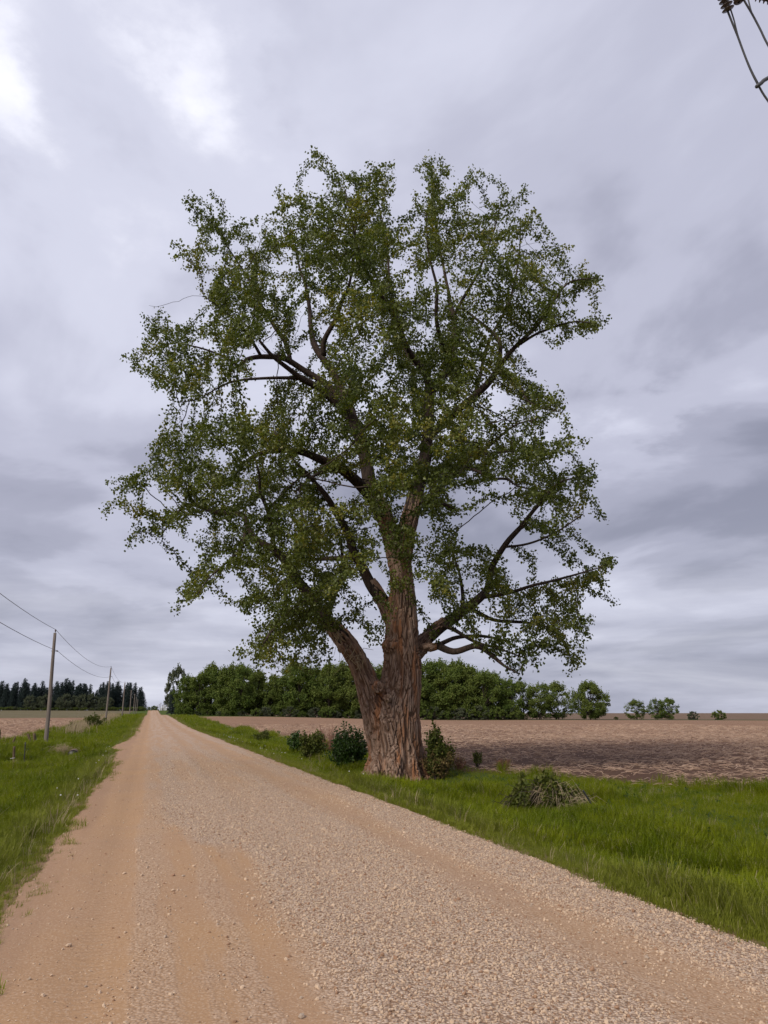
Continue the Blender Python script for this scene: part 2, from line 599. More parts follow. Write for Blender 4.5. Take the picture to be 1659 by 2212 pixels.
def mat_bark(name='bark', ridge_col=(0.340, 0.240, 0.186), base=(0.225, 0.138, 0.096), rust=(0.31, 0.125, 0.048), scale=1.0, rustk=0.75, plates=False):
    m, t = new_mat(name)
    pos = t.n('ShaderNodeTexCoord').outputs['Object']
    x, y, z = t.xyz(pos)
    st = t.comb(x, y, t.m('MULTIPLY', z, 0.13))
    st2 = t.comb(x, y, t.m('MULTIPLY', z, 0.22))
    big = t.noise(st, 2.6 * scale, 4, 0.6, 0.4)
    mid = t.noise(st2, 9.0 * scale, 5, 0.65, 0.5)
    fin = t.noise(st2, 34 * scale, 4, 0.7)
    col = t.mix(t.ss(mid, 0.33, 0.66), base, ridge_col)
    col = t.mix(t.m('MULTIPLY', t.ss(big, 0.50, 0.64), rustk), col, rust)
    col = t.mix(t.m('MULTIPLY', t.ss(fin, 0.55, 0.75), 0.4), col, (0.33, 0.25, 0.21))
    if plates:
        # weathered grey plate faces; red inner bark in furrows, deepened by shade put into colour
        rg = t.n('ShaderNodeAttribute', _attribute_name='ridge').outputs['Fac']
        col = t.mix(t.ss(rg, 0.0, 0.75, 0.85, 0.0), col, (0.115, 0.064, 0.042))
    h = t.m('ADD', mid, t.m('MULTIPLY', fin, 0.4))
    finish(t, col, 0.92, t.bump(h, 0.8, 0.045 / scale), 0.15)
    return m


def mat_leaf(name, dark, light, yellow, trans=0.35, rough=0.45, spec=0.35, alt=None):
    m, t = new_mat(name)
    a = t.n('ShaderNodeAttribute', _attribute_name='tint').outputs['Fac']
    r = t.n('ShaderNodeObjectInfo').outputs['Random']
    col = t.mix(t.ss(a, 0.0, 1.0, interp='LINEAR'), dark, light)
    col = t.mix(t.ss(a, 0.88, 1.0, 0.0, 0.8), col, yellow)
    col = t.mix(t.m('MULTIPLY', r, 0.30), col, dark if alt is None else alt)
    hs = t.n('ShaderNodeHueSaturation', Color=col)
    hs.inputs['Saturation'].default_value = 1.25
    finish(t, col, rough, None, spec, trans, hs.outputs[0])
    return m


def mat_grass():
    m, t = new_mat('grass_blade')
    pos = t.n('ShaderNodeNewGeometry').outputs['Position']
    r = t.n('ShaderNodeObjectInfo').outputs['Random']
    a = t.n('ShaderNodeAttribute', _attribute_name='tint').outputs['Fac']
    n = t.vm('DOT_PRODUCT', pos, (NX, NY, 0))
    pt = t.m('ADD', t.m('MULTIPLY', t.noise(pos, 0.45, 3, 0.6), 0.55), t.m('MULTIPLY', t.noise(pos, 1.6, 3, 0.6), 0.45))
    col = t.mix(t.ss(pt, 0.38, 0.60), (0.094, 0.142, 0.002), (0.205, 0.238, 0.006))
    col = t.mix(t.m('MULTIPLY', r, 0.5), col, (0.165, 0.195, 0.010))
    # drier, paler growth in the strip that borders the gravel
    e = t.m('MINIMUM', t.m('ABSOLUTE', t.m('ADD', n, 1.4)), t.m('ABSOLUTE', t.m('SUBTRACT', n, 4.9)))
    col = t.mix(t.ss(e, 0.9, 0.2, 0.0, 0.55), col, (0.205, 0.215, 0.040))
    col = t.mix(t.ss(a, 0.90, 0.96), col, (0.40, 0.34, 0.17))
    finish(t, col, 0.6, None, 0.12, 0.38)
    return m


def mat_simple(name, c1, c2, scale=6.0, rough=0.8, spec=0.2, stretch=(1, 1, 1), bump=0.3, trans=0.0, bd=0.02):
    m, t = new_mat(name)
    pos = t.n('ShaderNodeTexCoord').outputs['Object']
    v = t.vm('MULTIPLY', pos, stretch)
    nz = t.noise(v, scale, 5, 0.6)
    r = t.n('ShaderNodeObjectInfo').outputs['Random']
    col = t.mix(t.m('ADD', t.ss(nz, 0.3, 0.7, 0.0, 0.8), t.m('MULTIPLY', r, 0.2)), c1, c2)
    finish(t, col, rough, t.bump(nz, bump, bd) if bump else None, spec, trans)
    return m


M = {}
M['ground'] = mat_ground()
M['road'] = mat_road()
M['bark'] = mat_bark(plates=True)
M['limb'] = mat_bark('bark_of_limbs', (0.066, 0.048, 0.038), (0.024, 0.018, 0.016), (0.09, 0.046, 0.027), 1.4, 0.25)  # trunk bark darkened; shade of the backlit undersides put into the colour
M['twig'] = mat_simple('twig_bark', (0.028, 0.021, 0.018), (0.070, 0.056, 0.046), 4.0, 0.9, 0.1, (1, 1, 1), 0)
M['leaf'] = mat_leaf('cottonwood_leaf', (0.070, 0.095, 0.018), (0.210, 0.238, 0.056), (0.28, 0.245, 0.036), 0.42, 0.42, 0.4)
M['grove_leaf'] = mat_leaf('grove_leaf', (0.058, 0.098, 0.018), (0.150, 0.195, 0.042), (0.20, 0.22, 0.06), 0.3, 0.6, 0.2, (0.19, 0.20, 0.055))
M['pale_leaf'] = mat_leaf('pale_grey_green_leaf', (0.075, 0.090, 0.055), (0.135, 0.150, 0.090), (0.17, 0.17, 0.10), 0.25, 0.7, 0.15)
M['needle'] = mat_leaf('spruce_needle', (0.026, 0.040, 0.038), (0.052, 0.070, 0.064), (0.07, 0.085, 0.075), 0.05, 0.8, 0.1)  # distance haze put into the needle colour as a bluish lift
M['bush_leaf'] = mat_leaf('dark_bush_leaf', (0.026, 0.060, 0.010), (0.070, 0.120, 0.020), (0.14, 0.16, 0.04), 0.25, 0.4, 0.4)
M['olive_leaf'] = mat_leaf('olive_bush_leaf', (0.060, 0.080, 0.016), (0.130, 0.140, 0.030), (0.20, 0.17, 0.05), 0.3, 0.6, 0.2)
M['brown_leaf'] = mat_leaf('dry_weed_leaf', (0.10, 0.075, 0.030), (0.20, 0.145, 0.060), (0.30, 0.22, 0.10), 0.3, 0.8, 0.1)
M['grass'] = mat_grass()
M['straw'] = mat_simple('dry_straw', (0.32, 0.20, 0.14), (0.60, 0.44, 0.33), 1.0, 0.8, 0.15, (1, 1, 1), 0)
M['dead'] = mat_simple('dead_grass', (0.32, 0.24, 0.15), (0.50, 0.40, 0.27), 2.0, 0.8, 0.1, (1, 1, 1), 0, 0.2)
M['stone'] = mat_simple('gravel_stone', (0.39, 0.265, 0.172), (0.69, 0.535, 0.390), 30.0, 0.9, 0.2, (1, 1, 1), 0.2)
M['stone_grey'] = mat_simple('grey_gravel_stone', (0.32, 0.24, 0.175), (0.50, 0.40, 0.31), 30.0, 0.9, 0.2, (1, 1, 1), 0.2)
M['stone_brown'] = mat_simple('brown_gravel_stone', (0.24, 0.14, 0.085), (0.40, 0.25, 0.16), 30.0, 0.9, 0.2, (1, 1, 1), 0.2)
M['pole'] = mat_simple('weathered_pole_wood', (0.115, 0.095, 0.082), (0.23, 0.195, 0.17), 9.0, 0.85, 0.15, (1, 1, 0.06), 0.5)
M['post'] = mat_simple('old_post_wood', (0.075, 0.055, 0.035), (0.165, 0.12, 0.075), 9.0, 0.9, 0.1, (1, 1, 0.1), 0.6)
M['steel'] = mat_simple('dull_black_steel', (0.02, 0.02, 0.02), (0.05, 0.045, 0.04), 12.0, 0.5, 0.4, (1, 1, 1), 0.1)
M['wire'] = mat_simple('dark_cable', (0.05, 0.05, 0.052), (0.085, 0.085, 0.09), 3.0, 0.5, 0.4, (1, 1, 1), 0)
M['insul'] = mat_simple('brown_glazed_porcelain', (0.075, 0.055, 0.055), (0.12, 0.09, 0.085), 6.0, 0.35, 0.5, (1, 1, 1), 0)
M['galv'] = mat_simple('galvanised_sheet', (0.42, 0.43, 0.44), (0.55, 0.56, 0.57), 3.0, 0.55, 0.5, (1, 1, 0.3), 0)
M['rust'] = mat_simple('rusty_corrugated_pipe', (0.10, 0.07, 0.055), (0.19, 0.13, 0.10), 8.0, 0.8, 0.3, (1, 1, 1), 0.3)
M['red_twig'] = mat_simple('reddish_twig', (0.16, 0.075, 0.05), (0.26, 0.14, 0.10), 5.0, 0.85, 0.1, (1, 1, 1), 0)
M['white_fluff'] = mat_simple('seed_head', (0.62, 0.62, 0.58), (0.8, 0.8, 0.76), 5.0, 0.9, 0.1, (1, 1, 1), 0, 0.3)
M['tape'] = mat_simple('white_tape', (0.62, 0.62, 0.62), (0.75, 0.75, 0.75), 5.0, 0.7, 0.2, (1, 1, 1), 0)

# ------------------------------------------------------------------ the ground and the road
def grid_mesh(name, ns_, ss_, nfun=None, dz=0.0):
    Nn, Ss = np.meshgrid(ns_, ss_)
    if nfun is not None:
        Nn = nfun(Nn, Ss)
    Z = H(Nn, Ss) + dz
    X, Y = ns2xy(Nn, Ss)
    v = np.stack([X, Y, Z], -1).reshape(-1, 3)
    r, c = Nn.shape
    i = np.arange(r - 1)[:, None] * c
    j = np.arange(c - 1)[None]
    f = np.stack([i + j, i + j + 1, i + c + j + 1, i + c + j], -1).reshape(-1, 4)
    return mesh_np(name, v, f)


n_lines = np.unique(np.concatenate([np.linspace(-6000, -1000, 12), np.linspace(-1000, -120, 24), np.linspace(-120, -20, 41),
                                    np.arange(-20, 20.01, 0.25), np.linspace(20, 120, 41), np.linspace(120, 1000, 24), np.linspace(1000, 6000, 12)]))
s_lines = np.unique(np.concatenate([np.linspace(-200, -6, 12), np.arange(-6, 60, 0.4), np.arange(60, 130, 1.0), np.arange(130, 320, 3.0),
                                    np.arange(320, 1000, 12.0), np.linspace(1000, 6200, 40)]))
ground = link('ground', grid_mesh('ground', n_lines, s_lines), M['ground'])
tag(ground, kind='structure')


def road_n(Nn, Ss):
    l, r = road_left(Ss), road_right(Ss)
    return l + (r - l) * Nn


w_lines = np.linspace(0, 1, 57)
rs = np.unique(np.concatenate([np.linspace(-60, -4, 20), np.arange(-4, 40, 0.2), np.arange(40, 130, 0.6), np.arange(130, 330, 3.0), np.arange(330, 1200, 12.0)]))
road = link('road', grid_mesh('road', w_lines, rs, road_n, 0.012), M['road'])
tag(road, kind='structure')


# ------------------------------------------------------------------ scattering of uncountable small stuff
def gn_scatter(name, pts, rot, scl, idx, protos, label, cat):
    col = bpy.data.collections.new(name + '_pieces')
    for i_, o in enumerate(protos):
        o.name = 'p%02d_%s' % (i_, o.name)          # the node picks pieces in name order
        col.objects.link(o)
    me = bpy.data.meshes.new(name)
    me.vertices.add(len(pts))
    me.vertices.foreach_set('co', np.asarray(pts, np.float32).ravel())
    for nm, typ, arr in (('rot', 'FLOAT_VECTOR', np.asarray(rot, np.float32).ravel()), ('scl', 'FLOAT', np.asarray(scl, np.float32)), ('idx', 'INT', np.asarray(idx, np.int32))):
        at_ = me.attributes.new(nm, typ, 'POINT')
        at_.data.foreach_set('vector' if typ == 'FLOAT_VECTOR' else 'value', arr)
    o = link(name, me)
    ng = bpy.data.node_groups.new(name, 'GeometryNodeTree')
    ng.interface.new_socket('Geometry', in_out='INPUT', socket_type='NodeSocketGeometry')
    ng.interface.new_socket('Geometry', in_out='OUTPUT', socket_type='NodeSocketGeometry')
    gi, go = ng.nodes.new('NodeGroupInput'), ng.nodes.new('NodeGroupOutput')
    inst = ng.nodes.new('GeometryNodeInstanceOnPoints')
    ci = ng.nodes.new('GeometryNodeCollectionInfo')
    ci.inputs['Collection'].default_value = col
    ci.inputs['Separate Children'].default_value = True
    ci.inputs['Reset Children'].default_value = True
    L = ng.links.new
    L(gi.outputs[0], inst.inputs['Points'])
    L(ci.outputs[0], inst.inputs['Instance'])
    inst.inputs['Pick Instance'].default_value = True
    for nm, typ, sk in (('rot', 'FLOAT_VECTOR', 'Rotation'), ('scl', 'FLOAT', 'Scale'), ('idx', 'INT', 'Instance Index')):
        na = ng.nodes.new('GeometryNodeInputNamedAttribute')
        na.data_type = typ
        na.inputs[0].default_value = nm
        L(na.outputs[0], inst.inputs[sk])
    L(inst.outputs[0], go.inputs[0])
    md = o.modifiers.new('scatter', 'NODES')
    md.node_group = ng
    tag(o, label, cat, kind='stuff')
    return o


def proto(name, me, mat):
    o = bpy.data.objects.new(name, me)
    me.materials.append(mat)
    return o


def set_tint(me, arr, domain='FACE'):
    a = me.attributes.new('tint', 'FLOAT', domain)
    a.data.foreach_set('value', np.asarray(arr, np.float32))


# ------------------------------------------------------------------ foliage helper
def leaf_mesh(name, pos, size, rr, axis_bias=(0, 0, -.5), tint=None, wid=.85, fold=.18):
    """pos (k,3), one folded four-cornered leaf each"""
    k = len(pos)
    ax = rr.normal(size=(k, 3)) * .75 + np.array(axis_bias)
    ax /= np.linalg.norm(ax, axis=1)[:, None]
    sd_ = np.cross(ax, rr.normal(size=(k, 3)))
    sd_ /= np.linalg.norm(sd_, axis=1)[:, None] + 1e-9
    nr = np.cross(ax, sd_)
    L = np.broadcast_to(size, (k,))[:, None]
    v = np.stack([pos, pos + ax * L * .38 + sd_ * L * wid / 2 + nr * L * fold, pos + ax * L, pos + ax * L * .38 - sd_ * L * wid / 2 + nr * L * fold], 1).reshape(-1, 3)
    b = np.arange(k)[:, None] * 4
    f = np.concatenate([b + np.array([[0, 1, 2]]), b + np.array([[0, 2, 3]])], 1).reshape(-1, 3)
    me = mesh_np(name, v, f, False)
    if tint is None:
        tint = rr.uniform(size=k)
    set_tint(me, np.repeat(tint, 2))
    return me


def tuft_mesh(name, seed, nb, hmin, hmax, rad, width, droop):
    r = np.random.default_rng(seed)
    V, F3, F4, T = [], [], [], []
    k = 0
    for b in range(nb):
        a, d = r.uniform(0, 6.283), rad * math.sqrt(r.uniform())
        base = np.array((d * math.cos(a), d * math.sin(a), -0.03))
        az = a + r.normal(0, 1.0)
        h = r.uniform(hmin, hmax)
        lean = r.uniform(0.15, 0.55) * droop
        dirv = np.array((math.cos(az), math.sin(az), 0))
        side = np.array((-math.sin(az + .5), math.cos(az + .5), 0)) * width * r.uniform(.7, 1.3) / 2
        p1 = base + np.array((0, 0, h * .5)) + dirv * h * .18 * lean
        p2 = base + np.array((0, 0, h * .85)) + dirv * h * .6 * lean
        p3 = base + np.array((0, 0, h * (1.0 - .35 * lean))) + dirv * h * 1.15 * lean
        V += [base - side, base + side, p1 - side * .9, p1 + side * .9, p2 - side * .55, p2 + side * .55, p3]
        F4 += [(k, k + 1, k + 3, k + 2), (k + 2, k + 3, k + 5, k + 4)]
        F3 += [(k + 4, k + 5, k + 6)]
        T.append(r.uniform())
        k += 7
    me = mesh_np(name, np.array(V), [np.array(F3), np.array(F4)])
    set_tint(me, np.concatenate([np.array(T), np.repeat(T, 2)]))
    return me


def in_view(x, y, margin=0.12, side=0.0):
    return (np.abs(x) < y * ((W_PX / 2) / F_PX / math.cos(PITCH) * 0.97 + margin) + side) & (y > 1.0)


tree_base = ground_at(858, 1683)


def scatter_grass():
    prot = [proto('tuft', tuft_mesh('tuft', 10 + i, 16, .14, .36, .085, .0075, 1.0), M['grass']) for i in range(5)]
    prot += [proto('tuft_tall', tuft_mesh('tuft_tall', 30 + i, 14, .26, .55, .08, .0085, 1.1), M['grass']) for i in range(3)]
    prot += [proto('tuft_short', tuft_mesh('tuft_short', 50 + i, 18, .07, .17, .08, .007, 1.2), M['grass']) for i in range(4)]
    for i in range(2):
        me = tuft_mesh('dry_tuft', 70 + i, 12, .16, .50, .10, .006, 1.5)
        prot.append(proto('dry_tuft', me, M['dead']))
    for i in range(3):
        r_ = np.random.default_rng(75 + i)
        k_ = 26
        a_, q_ = r_.uniform(0, 6.283, k_), r_.uniform(.02, .15, k_)
        pw = np.stack([np.cos(a_) * q_, np.sin(a_) * q_, r_.uniform(.02, .26, k_)], 1)
        prot.append(proto('broad_weed', leaf_mesh('broad_weed', pw, r_.uniform(.06, .13, k_), r_, (0, 0, .35), None, .6), M['bush_leaf']))
    for side, nlo, nhi, smax, name, lab in ((1, 4.4, 16.5, 205, 'verge_grass', 'green roadside grass between gravel and tilled field, around the big trunk'),
                                            (-1, -11.0, -0.75, 260, 'verge_grass', 'green ditch grass along the gravel road on the pole side')):
        P = []
        for (s0, s1, dens) in ((1, 10, 300), (10, 18, 210), (18, 30, 130), (30, 50, 60), (50, 90, 26), (90, 140, 11), (140, smax, 5)):
            k = int((nhi - nlo) * (s1 - s0) * dens)
            n, s = rng.uniform(nlo, nhi, k), rng.uniform(s0, s1, k)
            if side > 0:
                keep = (n > road_right(s) - .18) & (n < field_edge(s) + .2 * rng.normal(size=k))
                e = n - road_right(s)
            else:
                keep = (n < road_left(s) + .38) & (n > -10.3 + .25 * rng.normal(size=k))
                e = road_left(s) - n
            x, y = ns2xy(n, s)
            keep &= in_view(x, y, .12, 3.5)
            keep &= np.hypot(x - tree_base[0], y - tree_base[1]) > .78
            keep &= ~((np.abs(n + 3.75) < .55) & (s > 42.4) & (s < 45.6))
            # thin, straggling fringe beside the gravel
            keep &= rng.uniform(size=k) < np.where(e < -.02, np.clip(.30 + e * (.8 if side < 0 else 1.6), .02, 1) * np.clip(vn2(n * 1.3, s * .9, 17.0) * 1.6 + .35, 0, 1), np.clip(.62 + e / .35, 0, 1))
            n, s, e = n[keep], s[keep], e[keep]
            d = np.hypot(*ns2xy(n, s))
            patch = vn2(n * .5, s * .3, 2.2) + .5 * vn2(n * 1.4, s * 1.1, 6.6)
            kind = np.where(e < .30 + .25 * rng.uniform(size=len(n)), 2, np.where(patch > .22, 1, 0))
            idx = np.where(kind == 2, 8 + rng.integers(0, 4, len(n)), np.where(kind == 1, 5 + rng.integers(0, 3, len(n)), rng.integers(0, 5, len(n))))
            ev = rng.uniform(size=len(n))
            wp = vn2(n * .8, s * .6, 31.0)
            idx = np.where(ev < .010 + .02 * (wp > .55), 12 + rng.integers(0, 2, len(n)), np.where((ev > .9965) & (e > 1.0), 14 + rng.integers(0, 3, len(n)), idx))
            grow = np.where(kind == 2, 1.05, np.clip(.66 + e / 2.2, .40, 1.0))
            sc = grow * (0.78 + .55 * patch.clip(-.6, .8)) * rng.uniform(.7, 1.25, len(n)) * .66 * (1 + np.clip(d - 8, 0, 200) / 130)
            sc = np.where(np.hypot(x[keep] - tree_base[0], y[keep] - tree_base[1]) < 3.2, sc * .6, sc)
            sc = np.minimum(sc, 1.5)
            P.append(np.stack([n, s, sc, idx], 1))
        P = np.concatenate(P)
        n, s, sc, idx = P.T
        x, y = ns2xy(n, s)
        z = H(n, s)
        rot = np.stack([rng.normal(0, .12, len(n)), rng.normal(0, .12, len(n)), rng.uniform(0, 6.283, len(n))], 1)
        o = gn_scatter(name, np.stack([x, y, z], 1), rot, sc, idx.astype(int), prot, lab, 'grass')


scatter_grass()


def scatter_gravel():
    prot = []
    for i in range(6):
        r = np.random.default_rng(80 + i)
        ico = np.array([(0, 0, 1), (.89, 0, .45), (.28, .85, .45), (-.72, .53, .45), (-.72, -.53, .45), (.28, -.85, .45),
                        (.72, .53, -.45), (-.28, .85, -.45), (-.89, 0, -.45), (-.28, -.85, -.45), (.72, -.53, -.45), (0, 0, -1)])
        f = [(0, 1, 2), (0, 2, 3), (0, 3, 4), (0, 4, 5), (0, 5, 1), (1, 6, 2), (2, 7, 3), (3, 8, 4), (4, 9, 5), (5, 10, 1),
             (6, 7, 2), (7, 8, 3), (8, 9, 4), (9, 10, 5), (10, 6, 1), (11, 7, 6), (11, 8, 7), (11, 9, 8), (11, 10, 9), (11, 6, 10)]
        v = ico * r.uniform(.72, 1.15, (12, 1)) * np.array((1, r.uniform(.6, .9), r.uniform(.5, .8)))
        prot.append(proto('pebble', mesh_np('pebble', v, np.array(f), False), M['stone'] if i < 4 else (M['stone_grey'] if i == 4 else M['stone_brown'])))
    P = []
    NEXT = {7: 1100, 11: 650, 15: 330, 20: 130, 27: 35, 36: 4}
    for s0, s1, dens in ((1.0, 7, 1700), (7, 11, 1700), (11, 15, 1100), (15, 20, 650), (20, 27, 330), (27, 36, 130), (36, 50, 35)):
        k = int(5.9 * (s1 - s0) * dens)
        n, s = rng.uniform(-1.25, 4.65, k), rng.uniform(s0, s1, k)
        nn = n + .25 * vn2(n * .8, s * .4, 5.0) + .1 * vn2(n * 2, s * 2, 7.0)
        lim = 1.15 - .95 * smooth(9.0, 13.5, s)
        g = smooth(-.25, .28, nn - lim)
        g = np.maximum(g, .22 * np.exp(-((nn - .12) / .15) ** 2))
        g = np.maximum(g, .20 * np.exp(-((nn - .66) / .14) ** 2))
        g = g * (1 - .80 * np.exp(-((nn - 3.35) / .38) ** 2))
        g = np.maximum(g, .05)
        x, y = ns2xy(n, s)
        fade = np.exp(-np.clip(s - s0, 0, 99) / (s1 - s0) * np.log(dens / NEXT[s0])) if s0 > 6 else 1.0
        keep = (rng.uniform(size=k) < g * fade) & in_view(x, y, .08, 1.5) & (n < road_right(s) + .05) & (n > road_left(s) - .05)
        n, s = n[keep], s[keep]
        sc = .0062 * np.exp(rng.normal(-.08, .46, len(n))) * (1 + s / 60)
        P.append(np.stack([n, s, np.clip(sc, .004, .028)], 1))
    n, s, sc = np.concatenate(P).T
    x, y = ns2xy(n, s)
    z = H(n, s) + .012 + sc * .25
    k = len(n)
    gn_scatter('gravel', np.stack([x, y, z], 1), rng.uniform(-3.1, 3.1, (k, 3)) * np.array((.25, .25, 1)), sc, rng.integers(0, 6, k), prot,
               'loose pale crushed limestone gravel spread over the road', 'gravel')


scatter_gravel()


def scatter_straw():
    prot = []
    for i in range(6):
        r = np.random.default_rng(120 + i)
        mb = MB()
        for q in range(3):
            L = r.uniform(.10, .34)
            c = r.normal(0, .12, 3) * (1, 1, .12)
            a = r.uniform(0, 6.283)
            d = np.array((math.cos(a), math.sin(a), r.normal(0, .12)))
            pts = [c - d * L / 2, c + np.array((0, 0, r.uniform(.0, .03))), c + d * L / 2]
            mb.tube(pts, [.0045, .007, .003], 3, False)
        prot.append(proto('stalk', mb.mesh('stalk'), M['straw']))
    P = []
    for s0, s1, dens in ((6, 20, 8), (20, 34, 8), (34, 60, 5), (60, 110, 2.5)):
        k = int(70 * (s1 - s0) * dens)
        n, s = rng.uniform(9.5, 79.5, k), rng.uniform(s0, s1, k)
        x, y = ns2xy(n, s)
        dk = vn2(x * .05, y * .05, 9.0) + .5 * vn2(x * .5, y * .5, 4.0)
        keep = (n > field_edge(s) - .1) & in_view(x, y, .08) & (rng.uniform(size=k) < np.clip(.75 - .5 * dk, .25, 1))
        P.append(np.stack([n[keep], s[keep]], 1))
    for s0, s1, dens in ((40, 80, 9), (80, 150, 2.5)):
        k = int(60 * (s1 - s0) * dens)
        n, s = rng.uniform(-70, -10, k), rng.uniform(s0, s1, k)
        x, y = ns2xy(n, s)
        keep = in_view(x, y, .06)
        P.append(np.stack([n[keep], s[keep]], 1))
    n, s = np.concatenate(P).T
    x, y = ns2xy(n, s)
    k = len(n)
    sc = rng.uniform(.7, 1.3, k) * (1 + np.hypot(x, y) / 70)
    gn_scatter('crop_residue', np.stack([x, y, H(n, s) + .015], 1), np.stack([rng.normal(0, .1, k), rng.normal(0, .1, k), rng.uniform(0, 6.28, k)], 1), sc,
               rng.integers(0, 6, k), prot, 'pale broken maize stalks lying on the tilled brown soil', 'crop residue')


scatter_straw()


# ------------------------------------------------------------------ the great cottonwood
TY = float(tree_base[1])


def build_cottonwood():
    root = empty('cottonwood_tree', tree_base)
    tag(root, 'huge old cottonwood with furrowed reddish trunk and spreading leafy crown beside the road', 'tree')
    org = np.array(tree_base)

    def P3(rows):
        """rows of (u, v, width_px, depth_offset) -> local x,y,z,r"""
        out = []
        for u, v, w, dy in rows:
            p = at(u, v, TY + dy)
            zc = p[1] * math.cos(PITCH) + (p[2] - CAM_Z) * math.sin(PITCH)
            out.append((*(p - org), w / 2 * zc / F_PX))
        return np.array(out)

    # ---- trunk: several stems fused into one body
    trunk = P3([(860, 1712, 138, 0), (860, 1690, 132, 0), (859, 1655, 118, 0), (858, 1600, 110, 0), (856, 1540, 106, 0), (866, 1480, 92, 0),
                (869, 1430, 79, 0), (866, 1400, 75, 0), (867, 1350, 66, 0), (869, 1300, 57, 0), (867, 1250, 52, 0), (860, 1190, 52, 0)])
    wide = P3([(858, 1700, 130, 0), (853, 1620, 112, 0), (848, 1560, 112, 0), (846, 1530, 100, 0)])
    stems = {
        'L': P3([(848, 1690, 70, .1), (840, 1635, 78, 0), (826, 1575, 76, -.1), (806, 1515, 60, -.2), (789, 1466, 48, -.3), (768, 1420, 42, -.5), (743, 1383, 40, -.6), (715, 1350, 33, -.7)]),
        'A': P3([(862, 1215, 50, 0), (848, 1165, 42, .1), (832, 1120, 38, .2), (812, 1080, 34, .3)]),
        'B': P3([(866, 1220, 48, .1), (876, 1160, 42, .4), (888, 1110, 38, .7), (900, 1065, 34, .9)]),
        'C': P3([(862, 1370, 40, .1), (846, 1335, 38, .2), (828, 1300, 31, .3), (800, 1255, 26, .4)]),
        'R': P3([(868, 1425, 50, .2), (896, 1408, 42, .5), (924, 1376, 32, .8), (962, 1343, 26, 1.0)]),
        'R2': P3([(880, 1415, 30, .2), (912, 1402, 24, .2), (945, 1394, 17, .1)]),
    }
    cl = [resample(trunk, .06), resample(wide, .06)] + [resample(v, .06) for v in stems.values()]
    roots = []
    r8 = np.random.default_rng(5)
    for i in range(11):
        a = i / 11 * 6.283 + r8.uniform(-.2, .2)
        d = np.array((math.cos(a), math.sin(a)))
        r0, r1 = r8.uniform(.62, .75), r8.uniform(1.35, 1.8)
        k = np.array([(*(d * r0 * .72), 2.3, .10), (*(d * r0 * .86), 1.45, .15), (*(d * r0 * 1.02), .85, .18), (*(d * (r0 + .17)), .42, .19), (*(d * (r0 + .34)), .10, .16), (*(d * r1), -.26, .10)])
        roots.append(resample(k, .06))
    mb = MB()
    for c in cl + roots:
        mb.tube(c[:, :3], c[:, 3], 20)
    # burrs where old limbs were lost
    for u, v, dy, r in ((817, 1484, -.75, .20), (838, 1508, -.85, .15), (842, 1395, -.45, .30), (742, 1398, -.75, .22)):
        p = at(u, v, TY + dy) - org
        mb.lathe([(.01, -r), (r * .7, -r * .7), (r, 0), (r * .7, r * .7), (.01, r)], p, 12)
    tmp = bpy.data.objects.new('tmp', mb.mesh('tmp'))
    C.objects.link(tmp)
    rm = tmp.modifiers.new('r', 'REMESH')
    rm.mode = 'VOXEL'
    rm.voxel_size = .0165
    dg = bpy.context.evaluated_depsgraph_get()
    ev = tmp.evaluated_get(dg)
    me = bpy.data.meshes.new_from_object(ev)
    bpy.data.objects.remove(tmp)
    nv = len(me.vertices)
    co = np.empty(nv * 3, np.float32)
    me.vertices.foreach_get('co', co)
    co = co.reshape(-1, 3).astype(float)
    # relax the fused joints
    ed = np.empty(len(me.edges) * 2, np.int32)
    me.edges.foreach_get('vertices', ed)
    ed = ed.reshape(-1, 2)
    deg = np.bincount(ed.ravel(), minlength=nv)[:, None] + 1e-9
    for _ in range(14):
        acc = np.zeros_like(co)
        for q in range(3):
            acc[:, q] = np.bincount(ed[:, 0], co[ed[:, 1], q], nv) + np.bincount(ed[:, 1], co[ed[:, 0], q], nv)
        co = .45 * co + .55 * acc / deg
    me.vertices.foreach_set('co', co.astype(np.float32).ravel())
    me.update()
    nrm = np.empty(nv * 3, np.float32)
    me.vertices.foreach_get('normal', nrm)
    nrm = nrm.reshape(-1, 3).astype(float)
    # bark: long interlacing ridges that follow each stem
    ax_list = [cl[0]] + cl[2:]
    cen, fa, fb, fl_, ft = [], [], [], [], []
    for c in ax_list:
        tg = np.gradient(c[:, :3], axis=0)
        tg /= np.linalg.norm(tg, axis=1)[:, None]
        ref = np.array((.05, 1.0, .02))
        aa = ref - (tg @ ref)[:, None] * tg
        aa /= np.linalg.norm(aa, axis=1)[:, None]
        cen.append(c)
        fa.append(aa)
        fb.append(np.cross(tg, aa))
        fl_.append(np.concatenate([[0], np.cumsum(np.linalg.norm(np.diff(c[:, :3], axis=0), axis=1))]) + 13.7 * len(cen))
        ft.append(tg)
    cen, fa, fb, fl_, ft = np.vstack(cen), np.vstack(fa), np.vstack(fb), np.concatenate(fl_), np.vstack(ft)
    kd = kdtree.KDTree(len(cen))
    for i, c in enumerate(cen):
        kd.insert(c[:3], i)
    kd.balance()
    ni = np.array([kd.find(c)[1] for c in co])
    offv = co - cen[ni, :3]
    al = fl_[ni] + np.einsum('ij,ij->i', offv, ft[ni])
    q1 = np.stack([np.einsum('ij,ij->i', offv, fa[ni]), np.einsum('ij,ij->i', offv, fb[ni]), al * .085], 1)
    qw = q1 * np.array((3, 3, 14.0))
    wob = np.stack([vnoise(qw + 5), vnoise(qw + 15), vnoise(qw + 25)], 1)
    q1 = q1 + wob * np.array((.035, .035, .012))
    a1 = 1 - np.abs(vnoise(q1 / .074))
    a2 = 1 - np.abs(vnoise(q1 / .046 + 40))
